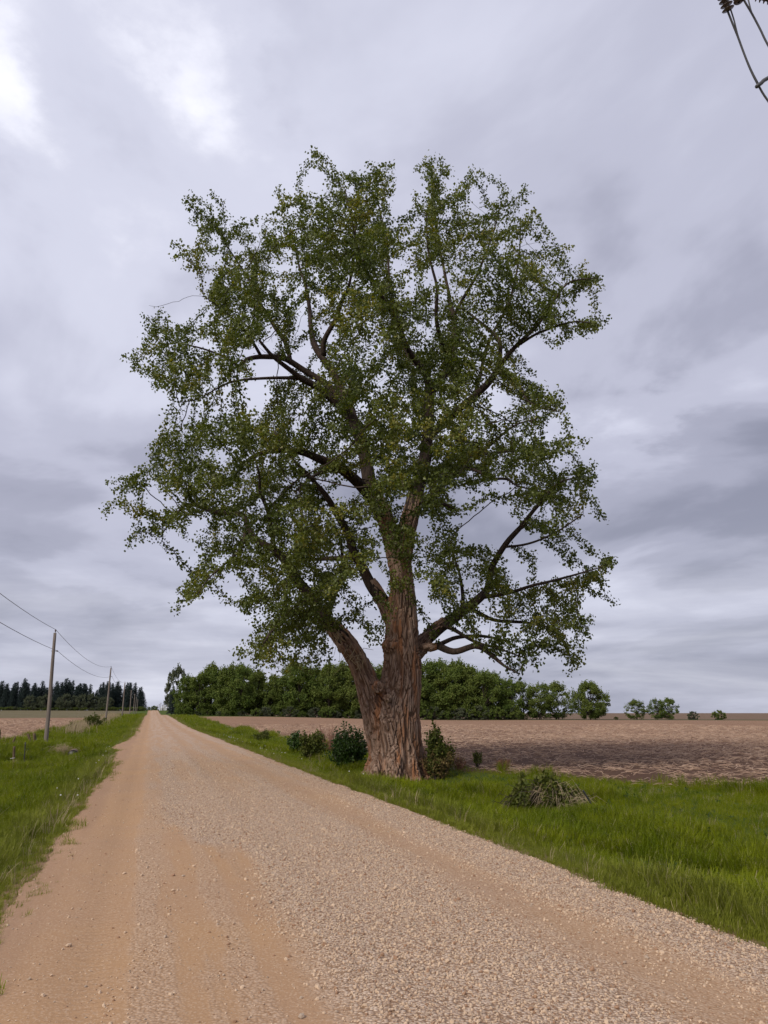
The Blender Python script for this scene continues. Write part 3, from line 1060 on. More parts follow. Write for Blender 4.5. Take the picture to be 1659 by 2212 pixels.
    plates = vnoise(q1 * np.array((1, 1, 4.0)) / .06 + 90)
    big = vnoise(q1 * np.array((1.6, 1.6, 5.0)) + 60)
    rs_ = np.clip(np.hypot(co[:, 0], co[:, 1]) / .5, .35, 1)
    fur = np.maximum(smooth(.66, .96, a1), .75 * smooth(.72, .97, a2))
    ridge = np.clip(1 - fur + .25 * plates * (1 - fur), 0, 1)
    hgt = -.085 * fur + .014 * plates + .05 * big + .015
    co = co + nrm * (hgt)[:, None] * np.where(co[:, 2] > 6.5, .6, 1.0)[:, None]
    me.vertices.foreach_set('co', co.astype(np.float32).ravel())
    me.polygons.foreach_set('use_smooth', np.ones(len(me.polygons), bool))
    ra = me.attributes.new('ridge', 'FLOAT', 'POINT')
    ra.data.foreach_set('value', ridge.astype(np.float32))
    me.materials.clear()
    me.name = 'trunk'
    me.update()
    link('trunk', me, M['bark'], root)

    # ---- limbs, traced with their own depth
    rows = {
        'A': [(832, 1120, 38, .2), (812, 1085, 34, .3), (798, 1030, 31, .5), (785, 970, 29, .7), (765, 919, 26, .8), (735, 880, 21, .6), (700, 850, 18, .3), (661, 821, 15, -.2), (628, 800, 12, -.6), (590, 770, 9, -1.1), (560, 735, 6, -1.6)],
        'A2': [(775, 935, 18, .9), (752, 872, 17, 1.2), (718, 840, 16, 1.4), (664, 803, 14, 1.4), (621, 778, 13, 1.2), (571, 770, 12, 1.0), (533, 776, 10, .8), (517, 790, 8, .7), (491, 774, 6, .6), (434, 752, 4, .3), (380, 740, 2.5, 0)],
        'A1': [(661, 821, 10, -.2), (640, 817, 9, -.3), (585, 817, 7, -.9), (530, 820, 5.5, -1.4), (491, 828, 4.5, -1.8), (463, 842, 3.5, -2.0), (434, 860, 2, -2.2)],
        'A3': [(752, 872, 16, 1.2), (718, 805, 17, 1.8), (683, 749, 14, 2.3), (671, 702, 11, 2.7), (668, 658, 9, 3.0), (660, 612, 7, 3.2), (646, 572, 5, 3.4), (635, 510, 3, 3.5)],
        'A4': [(700, 770, 13, 2.0), (700, 738, 12, 1.7), (726, 691, 10, 1.2), (740, 651, 9, .8), (754, 619, 7, .5), (765, 550, 4.5, .2), (770, 480, 3, 0)],
        'A5': [(628, 785, 10, 1.2), (618, 745, 10, 1.6), (592, 702, 9, 2.0), (563, 658, 7, 2.2), (545, 615, 6, 2.4), (524, 583, 4.5, 2.5), (490, 530, 3, 2.4), (460, 480, 2, 2.3)],
        'A7': [(563, 768, 7, .9), (545, 738, 6, .4), (520, 705, 4.5, -.2), (480, 668, 3, -.8), (440, 640, 2, -1)],
        'K': [(812, 1085, 24, .3), (787, 1060, 24, -.4), (747, 1020, 22, -1.0), (690, 988, 19, -1.7), (646, 974, 15, -2.2), (600, 974, 12, -2.6), (556, 981, 11, -2.9), (534, 996, 9, -3.0), (520, 1012, 6, -3.0), (490, 1040, 4, -2.9)],
        'K2': [(747, 1020, 7, -1.0), (712, 1015, 8, -1.6), (675, 1031, 6, -2.2), (640, 1060, 4, -2.9)],
        'C': [(828, 1300, 31, .3), (812, 1280, 28, .3), (793, 1250, 25, .4), (776, 1215, 22, .2), (754, 1164, 19, -.2), (726, 1107, 16, -.7), (697, 1063, 13, -1.2), (670, 1030, 9, -1.6), (630, 990, 6, -2.0), (590, 930, 4, -2.2)],
        'C2': [(770, 1205, 14, 0), (745, 1204, 12, .6), (718, 1205, 11, 1.1), (671, 1208, 8, 1.9), (620, 1200, 5, 2.6)],
        'L': [(743, 1383, 39, -.6), (715, 1351, 32, -.7), (679, 1305, 27, -.9), (650, 1260, 23, -1.0), (625, 1218, 20, -1.1), (592, 1189, 17, -1.2), (549, 1161, 14, -1.2), (531, 1128, 12, -1.1), (517, 1110, 11, -1.0), (456, 1103, 8, -.6), (412, 1089, 6.5, -.3), (391, 1098, 5.5, -.2), (351, 1153, 2.5, 0)],
        'L2': [(592, 1189, 11, -1.2), (588, 1140, 10, -1.7), (578, 1096, 9, -2.1), (563, 1063, 7, -2.4), (560, 1024, 5, -2.6), (545, 970, 3, -2.8)],
        'L3': [(580, 1100, 7, -2.1), (614, 1063, 5.5, -2.8), (650, 1030, 4, -3.3)],
        'L4': [(700, 1335, 16, -.8), (722, 1290, 12, .2), (740, 1230, 9, 1.2), (735, 1160, 6, 2.0)],
        'L5': [(690, 1325, 14, -.8), (640, 1325, 11, -1.8), (600, 1350, 8, -2.8), (570, 1390, 4, -3.4)],
        'L6': [(531, 1150, 9, -1.2), (520, 1185, 7, -1.9), (490, 1215, 5, -2.4), (450, 1250, 3, -2.7), (425, 1285, 2, -2.8)],
        'B': [(888, 1110, 38, .7), (902, 1060, 34, .9), (916, 1000, 30, 1.1), (928, 930, 27, 1.2), (928, 870, 24, 1.2), (930, 838, 19, 1.2), (912, 800, 16, .8), (882, 759, 13, .3), (860, 695, 11, -.3), (828, 648, 9, -.9), (785, 569, 6, -1.6), (765, 500, 4, -2.0), (750, 430, 2.5, -2.2)],
        'B2': [(930, 850, 18, 1.2), (955, 815, 17, 1.7), (979, 781, 15, 2.1), (981, 730, 13, 2.5), (979, 680, 12, 2.8), (966, 622, 8, 3.1), (955, 560, 6, 3.3), (940, 480, 4, 3.5), (930, 410, 2.5, 3.6)],
        'B3': [(979, 685, 9, 2.8), (1001, 644, 7, 2.6), (1030, 594, 6, 2.3), (1060, 520, 4, 2.0), (1080, 450, 2.5, 1.8)],
        'B4': [(970, 790, 12, 1.9), (957, 745, 11, 1.3), (943, 694, 9, .6), (943, 622, 7, .0), (925, 540, 5, -.5), (920, 460, 3, -.8)],
        'B5': [(925, 945, 20, 1.2), (960, 912, 19, .8), (1000, 880, 17, .2), (1040, 843, 16, -.4), (1062, 817, 15, -.7), (1078, 790, 13, -.9), (1109, 752, 11, -1.1), (1159, 705, 8, -1.4), (1192, 655, 6, -1.6), (1230, 610, 4, -1.7), (1290, 600, 2, -1.7)],
        'B6': [(1076, 795, 11, -.9), (1081, 765, 10, -.6), (1079, 741, 9, -.3), (1066, 720, 8, 0), (1030, 690, 6, .6), (997, 666, 5, 1.1)],
        'B7': [(1120, 745, 7, -1.1), (1159, 722, 6, -1.9), (1200, 705, 5, -2.5), (1242, 695, 4, -2.9), (1278, 698, 2, -3.1)],
        'B8': [(1070, 808, 8, -.8), (1090, 806, 7, -1.3), (1120, 828, 6, -2.0), (1138, 864, 4.5, -2.5), (1170, 880, 3, -2.8), (1210, 890, 2, -3.0)],
        'B9': [(912, 800, 9, .8), (880, 765, 8, 2.0), (857, 676, 7, 2.6), (842, 612, 5.5, 3.0), (835, 520, 4, 3.3), (815, 430, 2.5, 3.5)],
        'B10': [(1020, 866, 9, 0), (1040, 800, 8, .9), (1060, 730, 7, 1.5), (1100, 650, 5.5, 2.1), (1120, 560, 4, 2.5), (1125, 470, 2.5, 2.8)],
        'D': [(900, 1075, 20, .9), (922, 1107, 4, .9)][:1] + [(925, 1085, 18, .5), (950, 1053, 16, .0), (975, 1030, 14, -.6), (994, 1013, 13, -1.0), (1015, 991, 12, -1.4), (1060, 960, 7, -2.2), (1110, 920, 4.5, -2.9), (1160, 905, 3, -3.3)],
        'D2': [(962, 1002, 9, .3), (995, 1008, 9, .0), (1030, 1017, 8, -.4), (1062, 1033, 7, -.9), (1094, 1035, 6, -1.3), (1116, 1049, 4, -1.7), (1160, 1060, 3, -2.1)],
        'D3': [(905, 1085, 10, .9), (935, 1093, 9, 1.3), (958, 1089, 7, 1.8), (990, 1105, 4, 2.4)],
        'E': [(950, 1010, 10, 1.0), (985, 992, 8, 1.6), (1080, 977, 6, 2.6), (1140, 974, 4, 3.1), (1195, 973, 2.5, 3.4)],
        'R': [(924, 1376, 32, .8), (962, 1343, 27, 1.0), (994, 1322, 23, 1.2), (1030, 1297, 19, 1.1), (1056, 1268, 17, 1.0), (1064, 1226, 15, .8), (1087, 1182, 13, .5), (1116, 1146, 12, .2), (1159, 1096, 9, -.2), (1205, 1045, 5, -.6), (1255, 1030, 3, -.9)],
        'R2': [(945, 1394, 17, .1), (979, 1408, 15, -.4), (1026, 1396, 13, -.9), (1060, 1414, 10, -1.3), (1090, 1438, 6, -1.6), (1120, 1455, 3, -1.8)],
        'R3': [(958, 1350, 13, .8), (985, 1362, 9, .2), (1030, 1388, 7, -.4), (1075, 1400, 5, -.9), (1130, 1420, 3, -1.3)],
        'R4': [(994, 1325, 10, 1.2), (1000, 1290, 9, 1.7), (992, 1240, 6, 2.2), (975, 1180, 4, 2.6)],
        'R5': [(1040, 1290, 11, 1.1), (1100, 1280, 9, .3), (1170, 1260, 7, -.5), (1230, 1245, 5, -1.1), (1300, 1225, 2.5, -1.6)],
        'R6': [(1010, 1312, 10, 1.2), (1070, 1340, 8, 1.9), (1140, 1345, 6, 2.5), (1210, 1360, 3, 3.0)],
        'R7': [(1087, 1182, 6, .5), (1140, 1175, 5, -.2), (1200, 1150, 4, -.8), (1260, 1110, 2.5, -1.2)],
        'R8': [(945, 1394, 11, .4), (985, 1378, 9, 1.0), (1040, 1374, 7, 1.6), (1100, 1385, 4, 2.2)],
    }
    lr = np.random.default_rng(11)
    nodes, parent, fixed = [], [], []
    for key, rw in rows.items():
        c = resample(P3(rw), .16)
        k = len(c)
        # small kinks so the limbs do not run like pipes
        ph = lr.uniform(0, 9, 3)
        al_ = np.arange(k) * .16
        amp = np.clip(c[:, 3] * .35, .01, .06) * np.clip(al_ / .8, 0, 1)
        for q in range(3):
            c[:, q] += amp * vnoise(np.stack([al_ * 1.5 + ph[q] * 7, np.full(k, q * 3.3), np.full(k, ph[0])], 1))
        sides = 14 if c[0, 3] > .12 else 9
        th = np.linspace(0, 6.283, sides, endpoint=False)
        sq = 1 + .14 * vnoise(np.stack([np.repeat(al_ * .9, sides), np.tile(np.cos(th) * 2, k), np.tile(np.sin(th) * 2, k) + ph[1]], 1)).reshape(k, sides)
        mb = MB()
        mb.tube(c[:, :3], c[:, 3] * .94, sides, True, squash=sq)
        mb.build('limb', M['limb'], root)
        prev = -1
        for i in range(k):
            if c[i, 3] < .16 or i > k * .25:
                nodes.append(c[i, :3])
                parent.append(prev)
                fixed.append(c[i, 3])
                prev = len(nodes) - 1
    nfix = len(nodes)

    # ---- where leaves grow: clumps traced from the crown, spread through its depth
    blobs = [
        (285, 1035, 38, 33), (300, 1085, 52, 33), (352, 1030, 58, 46), (352, 958, 32, 34), (400, 960, 66, 50), (480, 930, 66, 52), (560, 930, 74, 52), (620, 945, 54, 50),
        (430, 1040, 76, 56), (520, 1045, 76, 56), (600, 1040, 66, 62), (312, 1160, 32, 26), (380, 1125, 46, 30), (470, 1110, 56, 34), (440, 1200, 34, 38), (432, 1255, 30, 40),
        (402, 1300, 14, 18), (480, 1160, 36, 36), (560, 1130, 74, 52), (650, 1100, 62, 56), (540, 1220, 64, 46), (620, 1200, 74, 54), (700, 1150, 46, 56), (560, 1290, 62, 44),
        (625, 1285, 74, 52), (700, 1270, 46, 46), (560, 1375, 40, 46), (620, 1370, 56, 46), (655, 1425, 56, 24), (540, 1410, 22, 18), (745, 1250, 42, 46), (790, 1340, 26, 50), (690, 1400, 30, 30),
        (298, 776, 16, 14), (338, 695, 26, 30), (362, 762, 56, 40), (350, 812, 38, 20), (420, 728, 56, 34), (430, 800, 56, 26), (490, 715, 56, 38), (560, 730, 50, 32), (410, 838, 34, 14), (505, 800, 40, 18),
        (430, 440, 26, 32), (452, 520, 52, 42), (408, 560, 34, 26), (482, 465, 38, 44), (500, 590, 64, 44), (542, 515, 50, 52), (560, 620, 50, 50), (480, 640, 44, 32), (520, 685, 50, 28), (590, 675, 40, 30), (620, 730, 36, 26),
        (610, 425, 24, 36), (645, 460, 50, 52), (598, 510, 40, 44), (662, 545, 48, 46), (700, 590, 40, 46),
        (678, 350, 15, 40), (722, 400, 44, 42), (780, 392, 52, 40), (830, 390, 30, 36), (720, 470, 70, 54), (800, 470, 62, 54), (780, 550, 76, 54), (720, 555, 44, 50), (850, 510, 34, 54), (800, 640, 60, 52),
        (765, 720, 46, 40), (720, 660, 28, 30), (850, 700, 60, 54),
        (920, 358, 14, 42), (960, 400, 34, 34), (1030, 398, 34, 30), (1090, 418, 38, 36), (920, 460, 44, 54), (1000, 475, 62, 52), (1090, 490, 62, 52), (1140, 500, 28, 38), (940, 555, 52, 52), (1030, 570, 70, 52),
        (1120, 580, 60, 52), (1160, 585, 26, 34), (1220, 555, 28, 40), (1250, 600, 34, 34), (1180, 640, 50, 32), (1285, 610, 24, 16), (900, 640, 52, 52), (980, 650, 60, 44), (1070, 655, 60, 44), (1150, 680, 30, 20), (1205, 705, 34, 16), (1278, 695, 14, 12), (1215, 742, 22, 10),
        (800, 790, 60, 44), (880, 780, 62, 54), (960, 780, 62, 54), (1020, 755, 52, 44), (755, 820, 32, 34), (830, 870, 62, 46), (920, 860, 72, 54), (1010, 860, 50, 52), (850, 950, 72, 54), (950, 950, 72, 54),
        (1030, 930, 62, 44), (1120, 905, 52, 32), (1190, 880, 46, 28), (1150, 845, 26, 30), (1200, 960, 34, 16), (1120, 970, 60, 32), (900, 1030, 62, 46), (1000, 1020, 62, 44), (1090, 1030, 70, 32), (1200, 1020, 52, 32), (1270, 1040, 34, 28),
        (1150, 1075, 46, 30), (1240, 1090, 50, 22), (1200, 1135, 50, 30), (1290, 1112, 16, 12),
        (830, 1030, 44, 46), (870, 1180, 34, 48), (872, 1250, 30, 26), (950, 1100, 36, 34), (960, 1180, 40, 48), (955, 1260, 36, 48), (1058, 1155, 22, 30), (1050, 1225, 34, 30), (1100, 1285, 70, 42), (1040, 1315, 50, 30),
        (1180, 1255, 50, 40), (1270, 1230, 42, 24), (1310, 1222, 20, 20), (1300, 1280, 14, 24), (1200, 1310, 50, 42), (1130, 1360, 60, 32), (1220, 1365, 40, 34), (1170, 1420, 42, 24), (1085, 1420, 24, 18), (1250, 1345, 10, 24), (1130, 1442, 32, 14),
        (730, 925, 26, 30), (700, 1015, 26, 26), (750, 1090, 34, 40), (780, 1175, 34, 44), (820, 1100, 24, 30),
    ]
    ar = np.random.default_rng(21)
    pts = []
    front = [(850, 1085, 40, 40, -1.6), (885, 1130, 36, 40, -1.5), (858, 1190, 34, 40, -1.4), (888, 1215, 26, 34, -1.2), (862, 1262, 34, 28, -1.2), (845, 1150, 24, 34, -1.0),
             (830, 935, 50, 46, -3.4), (900, 915, 60, 50, -4.2), (965, 900, 46, 46, -4.0), (880, 1000, 56, 46, -3.6), (935, 1040, 44, 40, -2.8), (850, 1045, 44, 40, -2.6), (620, 1300, 70, 50, -3.2), (700, 1180, 50, 50, -2.8),
             (1130, 1395, 60, 34, -1.5), (1205, 1400, 48, 34, .5), (1085, 1372, 46, 22, -1.2), (1155, 1438, 44, 20, -1.6), (1235, 1330, 38, 36, -1.0), (565, 1390, 42, 42, -2.5), (615, 1408, 44, 28, -3.0), (690, 1330, 40, 34, -2.2)]
    mpp = TY / F_PX * 1.0
    for (u, v, ru, rv, *fd) in blobs + front:
        if not fd:
            ru, rv = ru * .88, rv * .86
        q = 1 - min(.96, ((u - 800) / 560) ** 2 + ((v - 880) / 600) ** 2)
        D = 6.6 * math.sqrt(q)
        k = 1 if D < 2.6 else (2 if D < 4.6 else 3)
        if u > 870 and v < 740:
            k = min(k, 2)
        if fd:
            cds = [fd[0]]
        elif 840 < u < 900 and v > 1140:
            cds = [-1.9]
        elif k == 1:
            cds = [ar.uniform(-D, D) * .7]
        elif k == 2:
            cds = [ar.uniform(-.9, -.3) * D, ar.uniform(.3, .9) * D]
        else:
            cds = [ar.uniform(-.95, -.55) * D, ar.uniform(-.25, .25) * D, ar.uniform(.55, .95) * D]
        for dy in cds:
            vol = ru * rv / 2500.0
            cen = at(800, 1000, TY) - org
            for _ in range(int((2.8 if v > 850 else 2.5) * vol ** .85 + 1.4)):
                g = ar.normal(size=3)
                g /= np.linalg.norm(g)
                g *= ar.uniform(.1, 1) ** .4 * .98
                c0 = at(u + g[0] * ru, v - g[2] * rv, TY + dy + g[1] * (ru + rv) * .5 * mpp * 1.1) - org
                ax_ = c0 - cen
                ax_ = ax_ / np.linalg.norm(ax_) + np.array((0, 0, .55 if v < 900 else .1)) + ar.normal(0, .35, 3)
                ax_ /= np.linalg.norm(ax_)
                ln = ar.uniform(.50, 1.15) * min(1.0, .45 + vol * .5)
                k_ = int(15 * ln) + 5
                tq = ar.uniform(-.9, .7, (k_, 1)) * ln
                pts.extend(c0 + ax_ * tq + ar.normal(0, .15, (k_, 3)) * (1 - .5 * np.clip(tq / ln, 0, 1)))
    A = np.array(pts)
    # openings in the crown where the photograph shows sky between the boughs
    gaps = [(555, 852, 105, 26), (420, 893, 60, 14), (622, 605, 20, 42), (1050, 1125, 40, 72), (1097, 850, 26, 34), (1152, 1213, 22, 18), (865, 415, 13, 60), (1195, 785, 60, 36), (588, 430, 13, 34),
            (798, 1315, 22, 44), (690, 935, 26, 26), (1010, 1360, 40, 14), (700, 700, 16, 44), (1180, 930, 50, 12), (740, 745, 14, 26), (1215, 1190, 40, 14), (520, 425, 18, 40), (1190, 500, 20, 26), (470, 880, 50, 12), (930, 620, 12, 50), (640, 860, 34, 20)]
    Pw = A + org
    zc_ = Pw[:, 1] * math.cos(PITCH) + (Pw[:, 2] - CAM_Z) * math.sin(PITCH)
    uu_ = W_PX / 2 + F_PX * Pw[:, 0] / zc_
    vv_ = H_PX / 2 - F_PX * (-Pw[:, 1] * math.sin(PITCH) + (Pw[:, 2] - CAM_Z) * math.cos(PITCH)) / zc_
    ok = np.ones(len(A), bool)
    for (gu, gv, ga, gb) in gaps:
        ok &= ((uu_ - gu) / (ga * 1.12)) ** 2 + ((vv_ - gv) / (gb * 1.12)) ** 2 > 1
    A = A[ok]
    # ---- grow the small branches towards the clumps
    nodes = [np.array(p) for p in nodes]
    alive = np.ones(len(A), bool)
    near_i = np.zeros(len(A), int)
    near_d = np.full(len(A), 1e9)
    newi = list(range(nfix))
    kidn = {}
    STEP, KILL, INFL = .25, .33, 5.0
    for it in range(75):
        kd = kdtree.KDTree(len(newi))
        for i in newi:
            kd.insert(nodes[i], i)
        kd.balance()
        idx_alive = np.nonzero(alive)[0]
        for a in idx_alive:
            _, i, d = kd.find(A[a])
            if d < near_d[a]:
                near_d[a] = d
                near_i[a] = i
        alive &= near_d > KILL
        idx_alive = np.nonzero(alive & (near_d < INFL))[0]
        if not len(idx_alive):
            break
        acc = {}
        for a in idx_alive:
            i = near_i[a]
            d = (A[a] - nodes[i]) / near_d[a]
            if i in acc:
                acc[i] += d
            else:
                acc[i] = d.copy()
        newi = []
        for i, d in acc.items():
            ln = np.linalg.norm(d)
            kidn[i] = kidn.get(i, 0) + 1
            if ln < 1e-6 or kidn[i] > 3:
                continue
            d = d / ln
            if parent[i] >= 0:
                pd = nodes[i] - nodes[parent[i]]
                pd = pd / (np.linalg.norm(pd) + 1e-9)
                d = d + .35 * pd
            d = d + ar.normal(0, .16, 3) + np.array((0, 0, .08))
            d /= np.linalg.norm(d)
            nodes.append(nodes[i] + d * STEP)
            parent.append(i)
            fixed.append(0.0)
            newi.append(len(nodes) - 1)
        if not newi or len(nodes) > 32000:
            break
    Nn = len(nodes)
    nodes = np.array(nodes)
    parent = np.array(parent)
    fixed = np.array(fixed)
    acc = np.zeros(Nn)
    for i in range(Nn - 1, nfix - 1, -1):
        if acc[i] == 0:
            acc[i] = .0075 ** 2.25
        acc[parent[i]] += acc[i]
    rad = np.where(fixed > 0, fixed, acc ** (1 / 2.25))
    # chains
    kids = [[] for _ in range(Nn)]
    for i in range(nfix, Nn):
        kids[parent[i]].append(i)
    mb = MB()
    bare = np.zeros(Nn, bool)
    stack = [(p, k) for p in range(nfix) for k in kids[p]]
    while stack:
        p, k = stack.pop()
        ch = [p, k]
        isb = bare[p] or ar.uniform() < .035
        while True:
            bare[ch[-1]] = isb
            ks = kids[ch[-1]]
            if not ks:
                break
            ks = sorted(ks, key=lambda q: -rad[q])
            for o in ks[1:]:
                stack.append((ch[-1], o))
            ch.append(ks[0])
        r = rad[ch].copy()
        r[0] = min(r[0], r[1] * 1.15)
        r[-1] *= .6
        if len(ch) > 1:
            mb.tube(nodes[ch], r, 3 if r[0] < .012 else (5 if r[0] < .03 else 7), False)
    tw = mb.build('twigs', M['twig'], root)
    tag(tw, kind='stuff')
    # leaves
    sel = np.nonzero((rad < .0165) & ~bare & (np.arange(Nn) >= nfix))[0]
    tip = np.array([len(kids[i]) == 0 for i in range(Nn)])
    cnt = np.where(tip[sel], 33, 22)
    rep = np.repeat(sel, cnt)
    pp = nodes[rep] + ar.normal(0, .088, (len(rep), 3)) + (nodes[rep] - nodes[parent[rep]]) * ar.uniform(-.5, .9, (len(rep), 1))
    nodet = np.clip(.46 + .62 * vnoise(nodes * .8 + 3) + .15 * ar.normal(size=Nn), 0, 1)
    tint = np.clip(nodet[rep] + ar.normal(0, .16, len(rep)), 0, 1)
    lm = leaf_mesh('crown', pp, ar.uniform(.065, .130, len(rep)), ar, (0, 0, -.55), tint)
    cr = link('crown', lm, M['leaf'], root)
    tag(cr, kind='stuff')
    print('cottonwood nodes', Nn, 'leaves', len(rep), 'trunk verts', nv, 'left over', alive.sum(), len(A))
    # torn bark and dead sprouts on the low left stem
    mb = MB()
    for i in range(46):
        fq = ar.uniform()
        u, v = 780 - 62 * fq + ar.normal(0, 9), 1440 - 86 * fq + ar.normal(0, 6)
        p = at(u, v, TY - 1.0 + ar.uniform(-.15, .15)) - org
        d = np.array((ar.normal(0, .5), -.35, ar.normal(-.2, .7)))
        L = ar.uniform(.2, .6)
        q = [p, p + d * L * .5 + ar.normal(0, .08, 3), p + d * L + np.array((0, 0, -.25 * L)) + ar.normal(0, .1, 3)]
        mb.tube(q, [.012, .009, .005], 3, False)
    sp = mb.build('dead_sprouts', M['dead'], root)
    tag(sp, 'thin dead sprouts hanging over the low fork', kind='stuff')


build_cottonwood()


# ------------------------------------------------------------------ background trees
def broadleaf_meshes(seed, height=15.0, spread=4.6, low=.10, leaves=9000, leaf=.36, clumps=60, multi=False, conic=0.0):
    r = np.random.default_rng(seed)
    tb = MB()
    stems = 3 if multi else 1
    for k in range(stems):
        a = r.uniform(0, 6.283)
        off = np.array((math.cos(a), math.sin(a), 0)) * (.35 if multi else 0)
        top = off * 3 + np.array((r.normal(0, .4), r.normal(0, .4), height * .8))
        tb.tube([off, off * 1.4 + (0, 0, height * .2), off * 2 + (r.normal(0, .2), r.normal(0, .2), height * .5), top], np.array([.26, .21, .13, .03]) * height / 14 / (1.5 if multi else 1), 7, False)
    cc = []
    while len(cc) < clumps:
        z = r.uniform(low, 1.0)
        prof = math.sin(min(1, (z - low) / (1 - low) * .93 + .07) * math.pi) ** .55 * (1 - conic * z)
        a, q = r.uniform(0, 6.283), math.sqrt(r.uniform(.12, 1))
        cc.append((math.cos(a) * q * spread * prof, math.sin(a) * q * spread * prof, z * height * .97))
    cc = np.array(cc)
    for c in cc[::3]:
        b = np.array((c[0] * .08, c[1] * .08, max(c[2] * .55, height * .08)))
        m_ = (b + c) / 2 + np.array((0, 0, .35))
        tb.tube([b, m_, c], [.09, .06, .02], 4, False)
    per = leaves // clumps
    rep = np.repeat(cc, per, axis=0)
    g = r.normal(size=rep.shape)
    g /= np.linalg.norm(g, axis=1)[:, None]
    cr = np.repeat(r.uniform(.7, 1.5, clumps) * height / 15, per)
    pos = rep + g * (cr * r.uniform(.2, 1, len(rep)) ** .5)[:, None] * np.array((1.15, 1.15, .85))
    # a few upright sprays that break the outline
    k = leaves // 9
    j = r.integers(0, clumps, k)
    tt = r.uniform(0, 1, k)
    dirv = cc[j] * np.array((.10, .10, 0)) + np.array((0, 0, 1.2))
    pos = np.vstack([pos, cc[j] + dirv * (.5 + tt[:, None] * 1.1) * height / 15 + r.normal(0, .16, (k, 3))])
    pos[:, 2] = np.maximum(pos[:, 2], .15)
    tint = np.clip(np.concatenate([np.repeat(r.uniform(.1, .8, clumps), per), np.full(k, .6)]) + r.normal(0, .15, len(pos)), 0, 1)
    return tb.mesh('trunk'), leaf_mesh('crown', pos, r.uniform(leaf * .7, leaf * 1.3, len(pos)), r, (0, 0, .1), tint)


def spruce_meshes(seed, height=19.0):
    r = np.random.default_rng(seed)
    tb = MB()
    tb.tube([(0, 0, 0), (0, 0, height * .5), (0, 0, height)], [.26, .15, .02], 6, False)
    P, T = [], []
    z = height * r.uniform(.05, .12)
    while z < height * .985:
        f = (z / height)
        L = (1 - f) ** .7 * 4.3 * r.uniform(.7, 1.2) + .25
        nbr = 7 if f < .8 else 4
        a0 = r.uniform(0, 6.283)
        for b in range(nbr):
            if r.uniform() < .10:
                continue
            a = a0 + b * 6.283 / nbr + r.normal(0, .2)
            l = L * r.uniform(.6, 1.12)
            tip = np.array((math.cos(a) * l, math.sin(a) * l, z - l * .25 + (.12 if f < .6 else .3) * l))
            k = max(4, int(l * 9))
            t = r.uniform(.12, 1, k)
            p = np.array((0, 0, z)) + (tip - (0, 0, z)) * t[:, None] + r.normal(0, .13, (k, 3))
            p[:, 2] -= .3 * t * (1 - t) * l
            P.append(p)
            T.append(np.clip(r.uniform(.1, .7) + r.normal(0, .12, k), 0, 1))
        z += r.uniform(.34, .6) * (1.2 - .5 * f)
    P, T = np.vstack(P), np.concatenate(T)
    return tb.mesh('trunk'), leaf_mesh('crown', P, r.uniform(.35, .72, len(P)), r, (0, 0, -.25), T, .55)


def place_tree(name, meshes, leafmat, loc, rz, sc, label, cat, group=None, bark=None):
    o = empty(name, loc, rz)
    o.scale = sc if hasattr(sc, '__len__') else (sc, sc, sc)
    tag(o, label, cat, group)
    link('trunk', meshes[0], bark or M['twig'], o)
    c = link('crown', meshes[1], leafmat, o)
    c['kind'] = 'stuff'
    return o


def top_scale(u, vtop, x, y, height):
    z0 = float(Hxy(x, y))
    ztop = at(u, vtop, y)[2]
    return (ztop - z0) / height


tr = np.random.default_rng(31)
GROVE = [broadleaf_meshes(200 + i, 15, 4.4 + .3 * (i % 3), .05, 9000, .42, 64) for i in range(5)]
PALE = [broadleaf_meshes(230 + i, 12, 5.0, .08, 5000, .46, 46) for i in range(3)]
AIRY = [broadleaf_meshes(240 + i, 10, 4.7, .06, 7500, .30, 74, True) for i in range(3)]
ROUND = broadleaf_meshes(250, 10, 5.0, .07, 14000, .32, 150)
LOWB = [broadleaf_meshes(260 + i, 4, 3.0, .0, 4200, .26, 60, True) for i in range(2)]
SPRUCE = [spruce_meshes(270 + i) for i in range(5)]

# the grove at the far side of the tilled field: two staggered rows
gtop = ([365, 400, 450, 500, 560, 600, 650, 720, 800, 920, 1000, 1060, 1100, 1150], [1462, 1456, 1441, 1425, 1440, 1448, 1430, 1424, 1425, 1416, 1427, 1436, 1450, 1474])
i = 0
for rowk, (y0, du, u0, u1, dv) in enumerate(((209, 31, 398, 1120, 8), (226, 36, 412, 1095, 0))):
    u = u0
    while u < u1:
        y = y0 + tr.uniform(-3, 4) + (6 if u < 470 else 0)
        x = (u - W_PX / 2) / F_PX / (math.cos(PITCH) + math.sin(PITCH) * (HOR - H_PX / 2) / F_PX) * y
        vt = np.interp(u, *gtop) + dv + tr.uniform(-5, 14)
        sc = top_scale(u, vt, x, y, 15.4)
        if not (785 < u < 915 and rowk == 1):
            place_tree('broadleaf_tree', GROVE[i % 5], M['grove_leaf'], gpos(x, y), tr.uniform(0, 6.28), (sc * 1.05, sc * 1.05, sc),
                       'leafy green grove tree, %s row, %s' % (('front', 'back')[rowk], 'between road and great trunk' if u < 850 else 'on the field side of the great trunk'), 'tree', 'trees of the grove behind the field')
        i += 1
        u += du * tr.uniform(.8, 1.2)


def far_tree(u, vtop, y, meshes, hgt, leafmat, name, label, cat='tree', group=None, wide=1.0):
    x = (u - W_PX / 2) / F_PX / (math.cos(PITCH) + math.sin(PITCH) * (HOR - H_PX / 2) / F_PX) * y
    sc = top_scale(u, vtop, x, y, hgt)
    return place_tree(name, meshes, leafmat, gpos(x, y), tr.uniform(0, 6.28), (sc * wide, sc * wide, sc), label, cat, group)


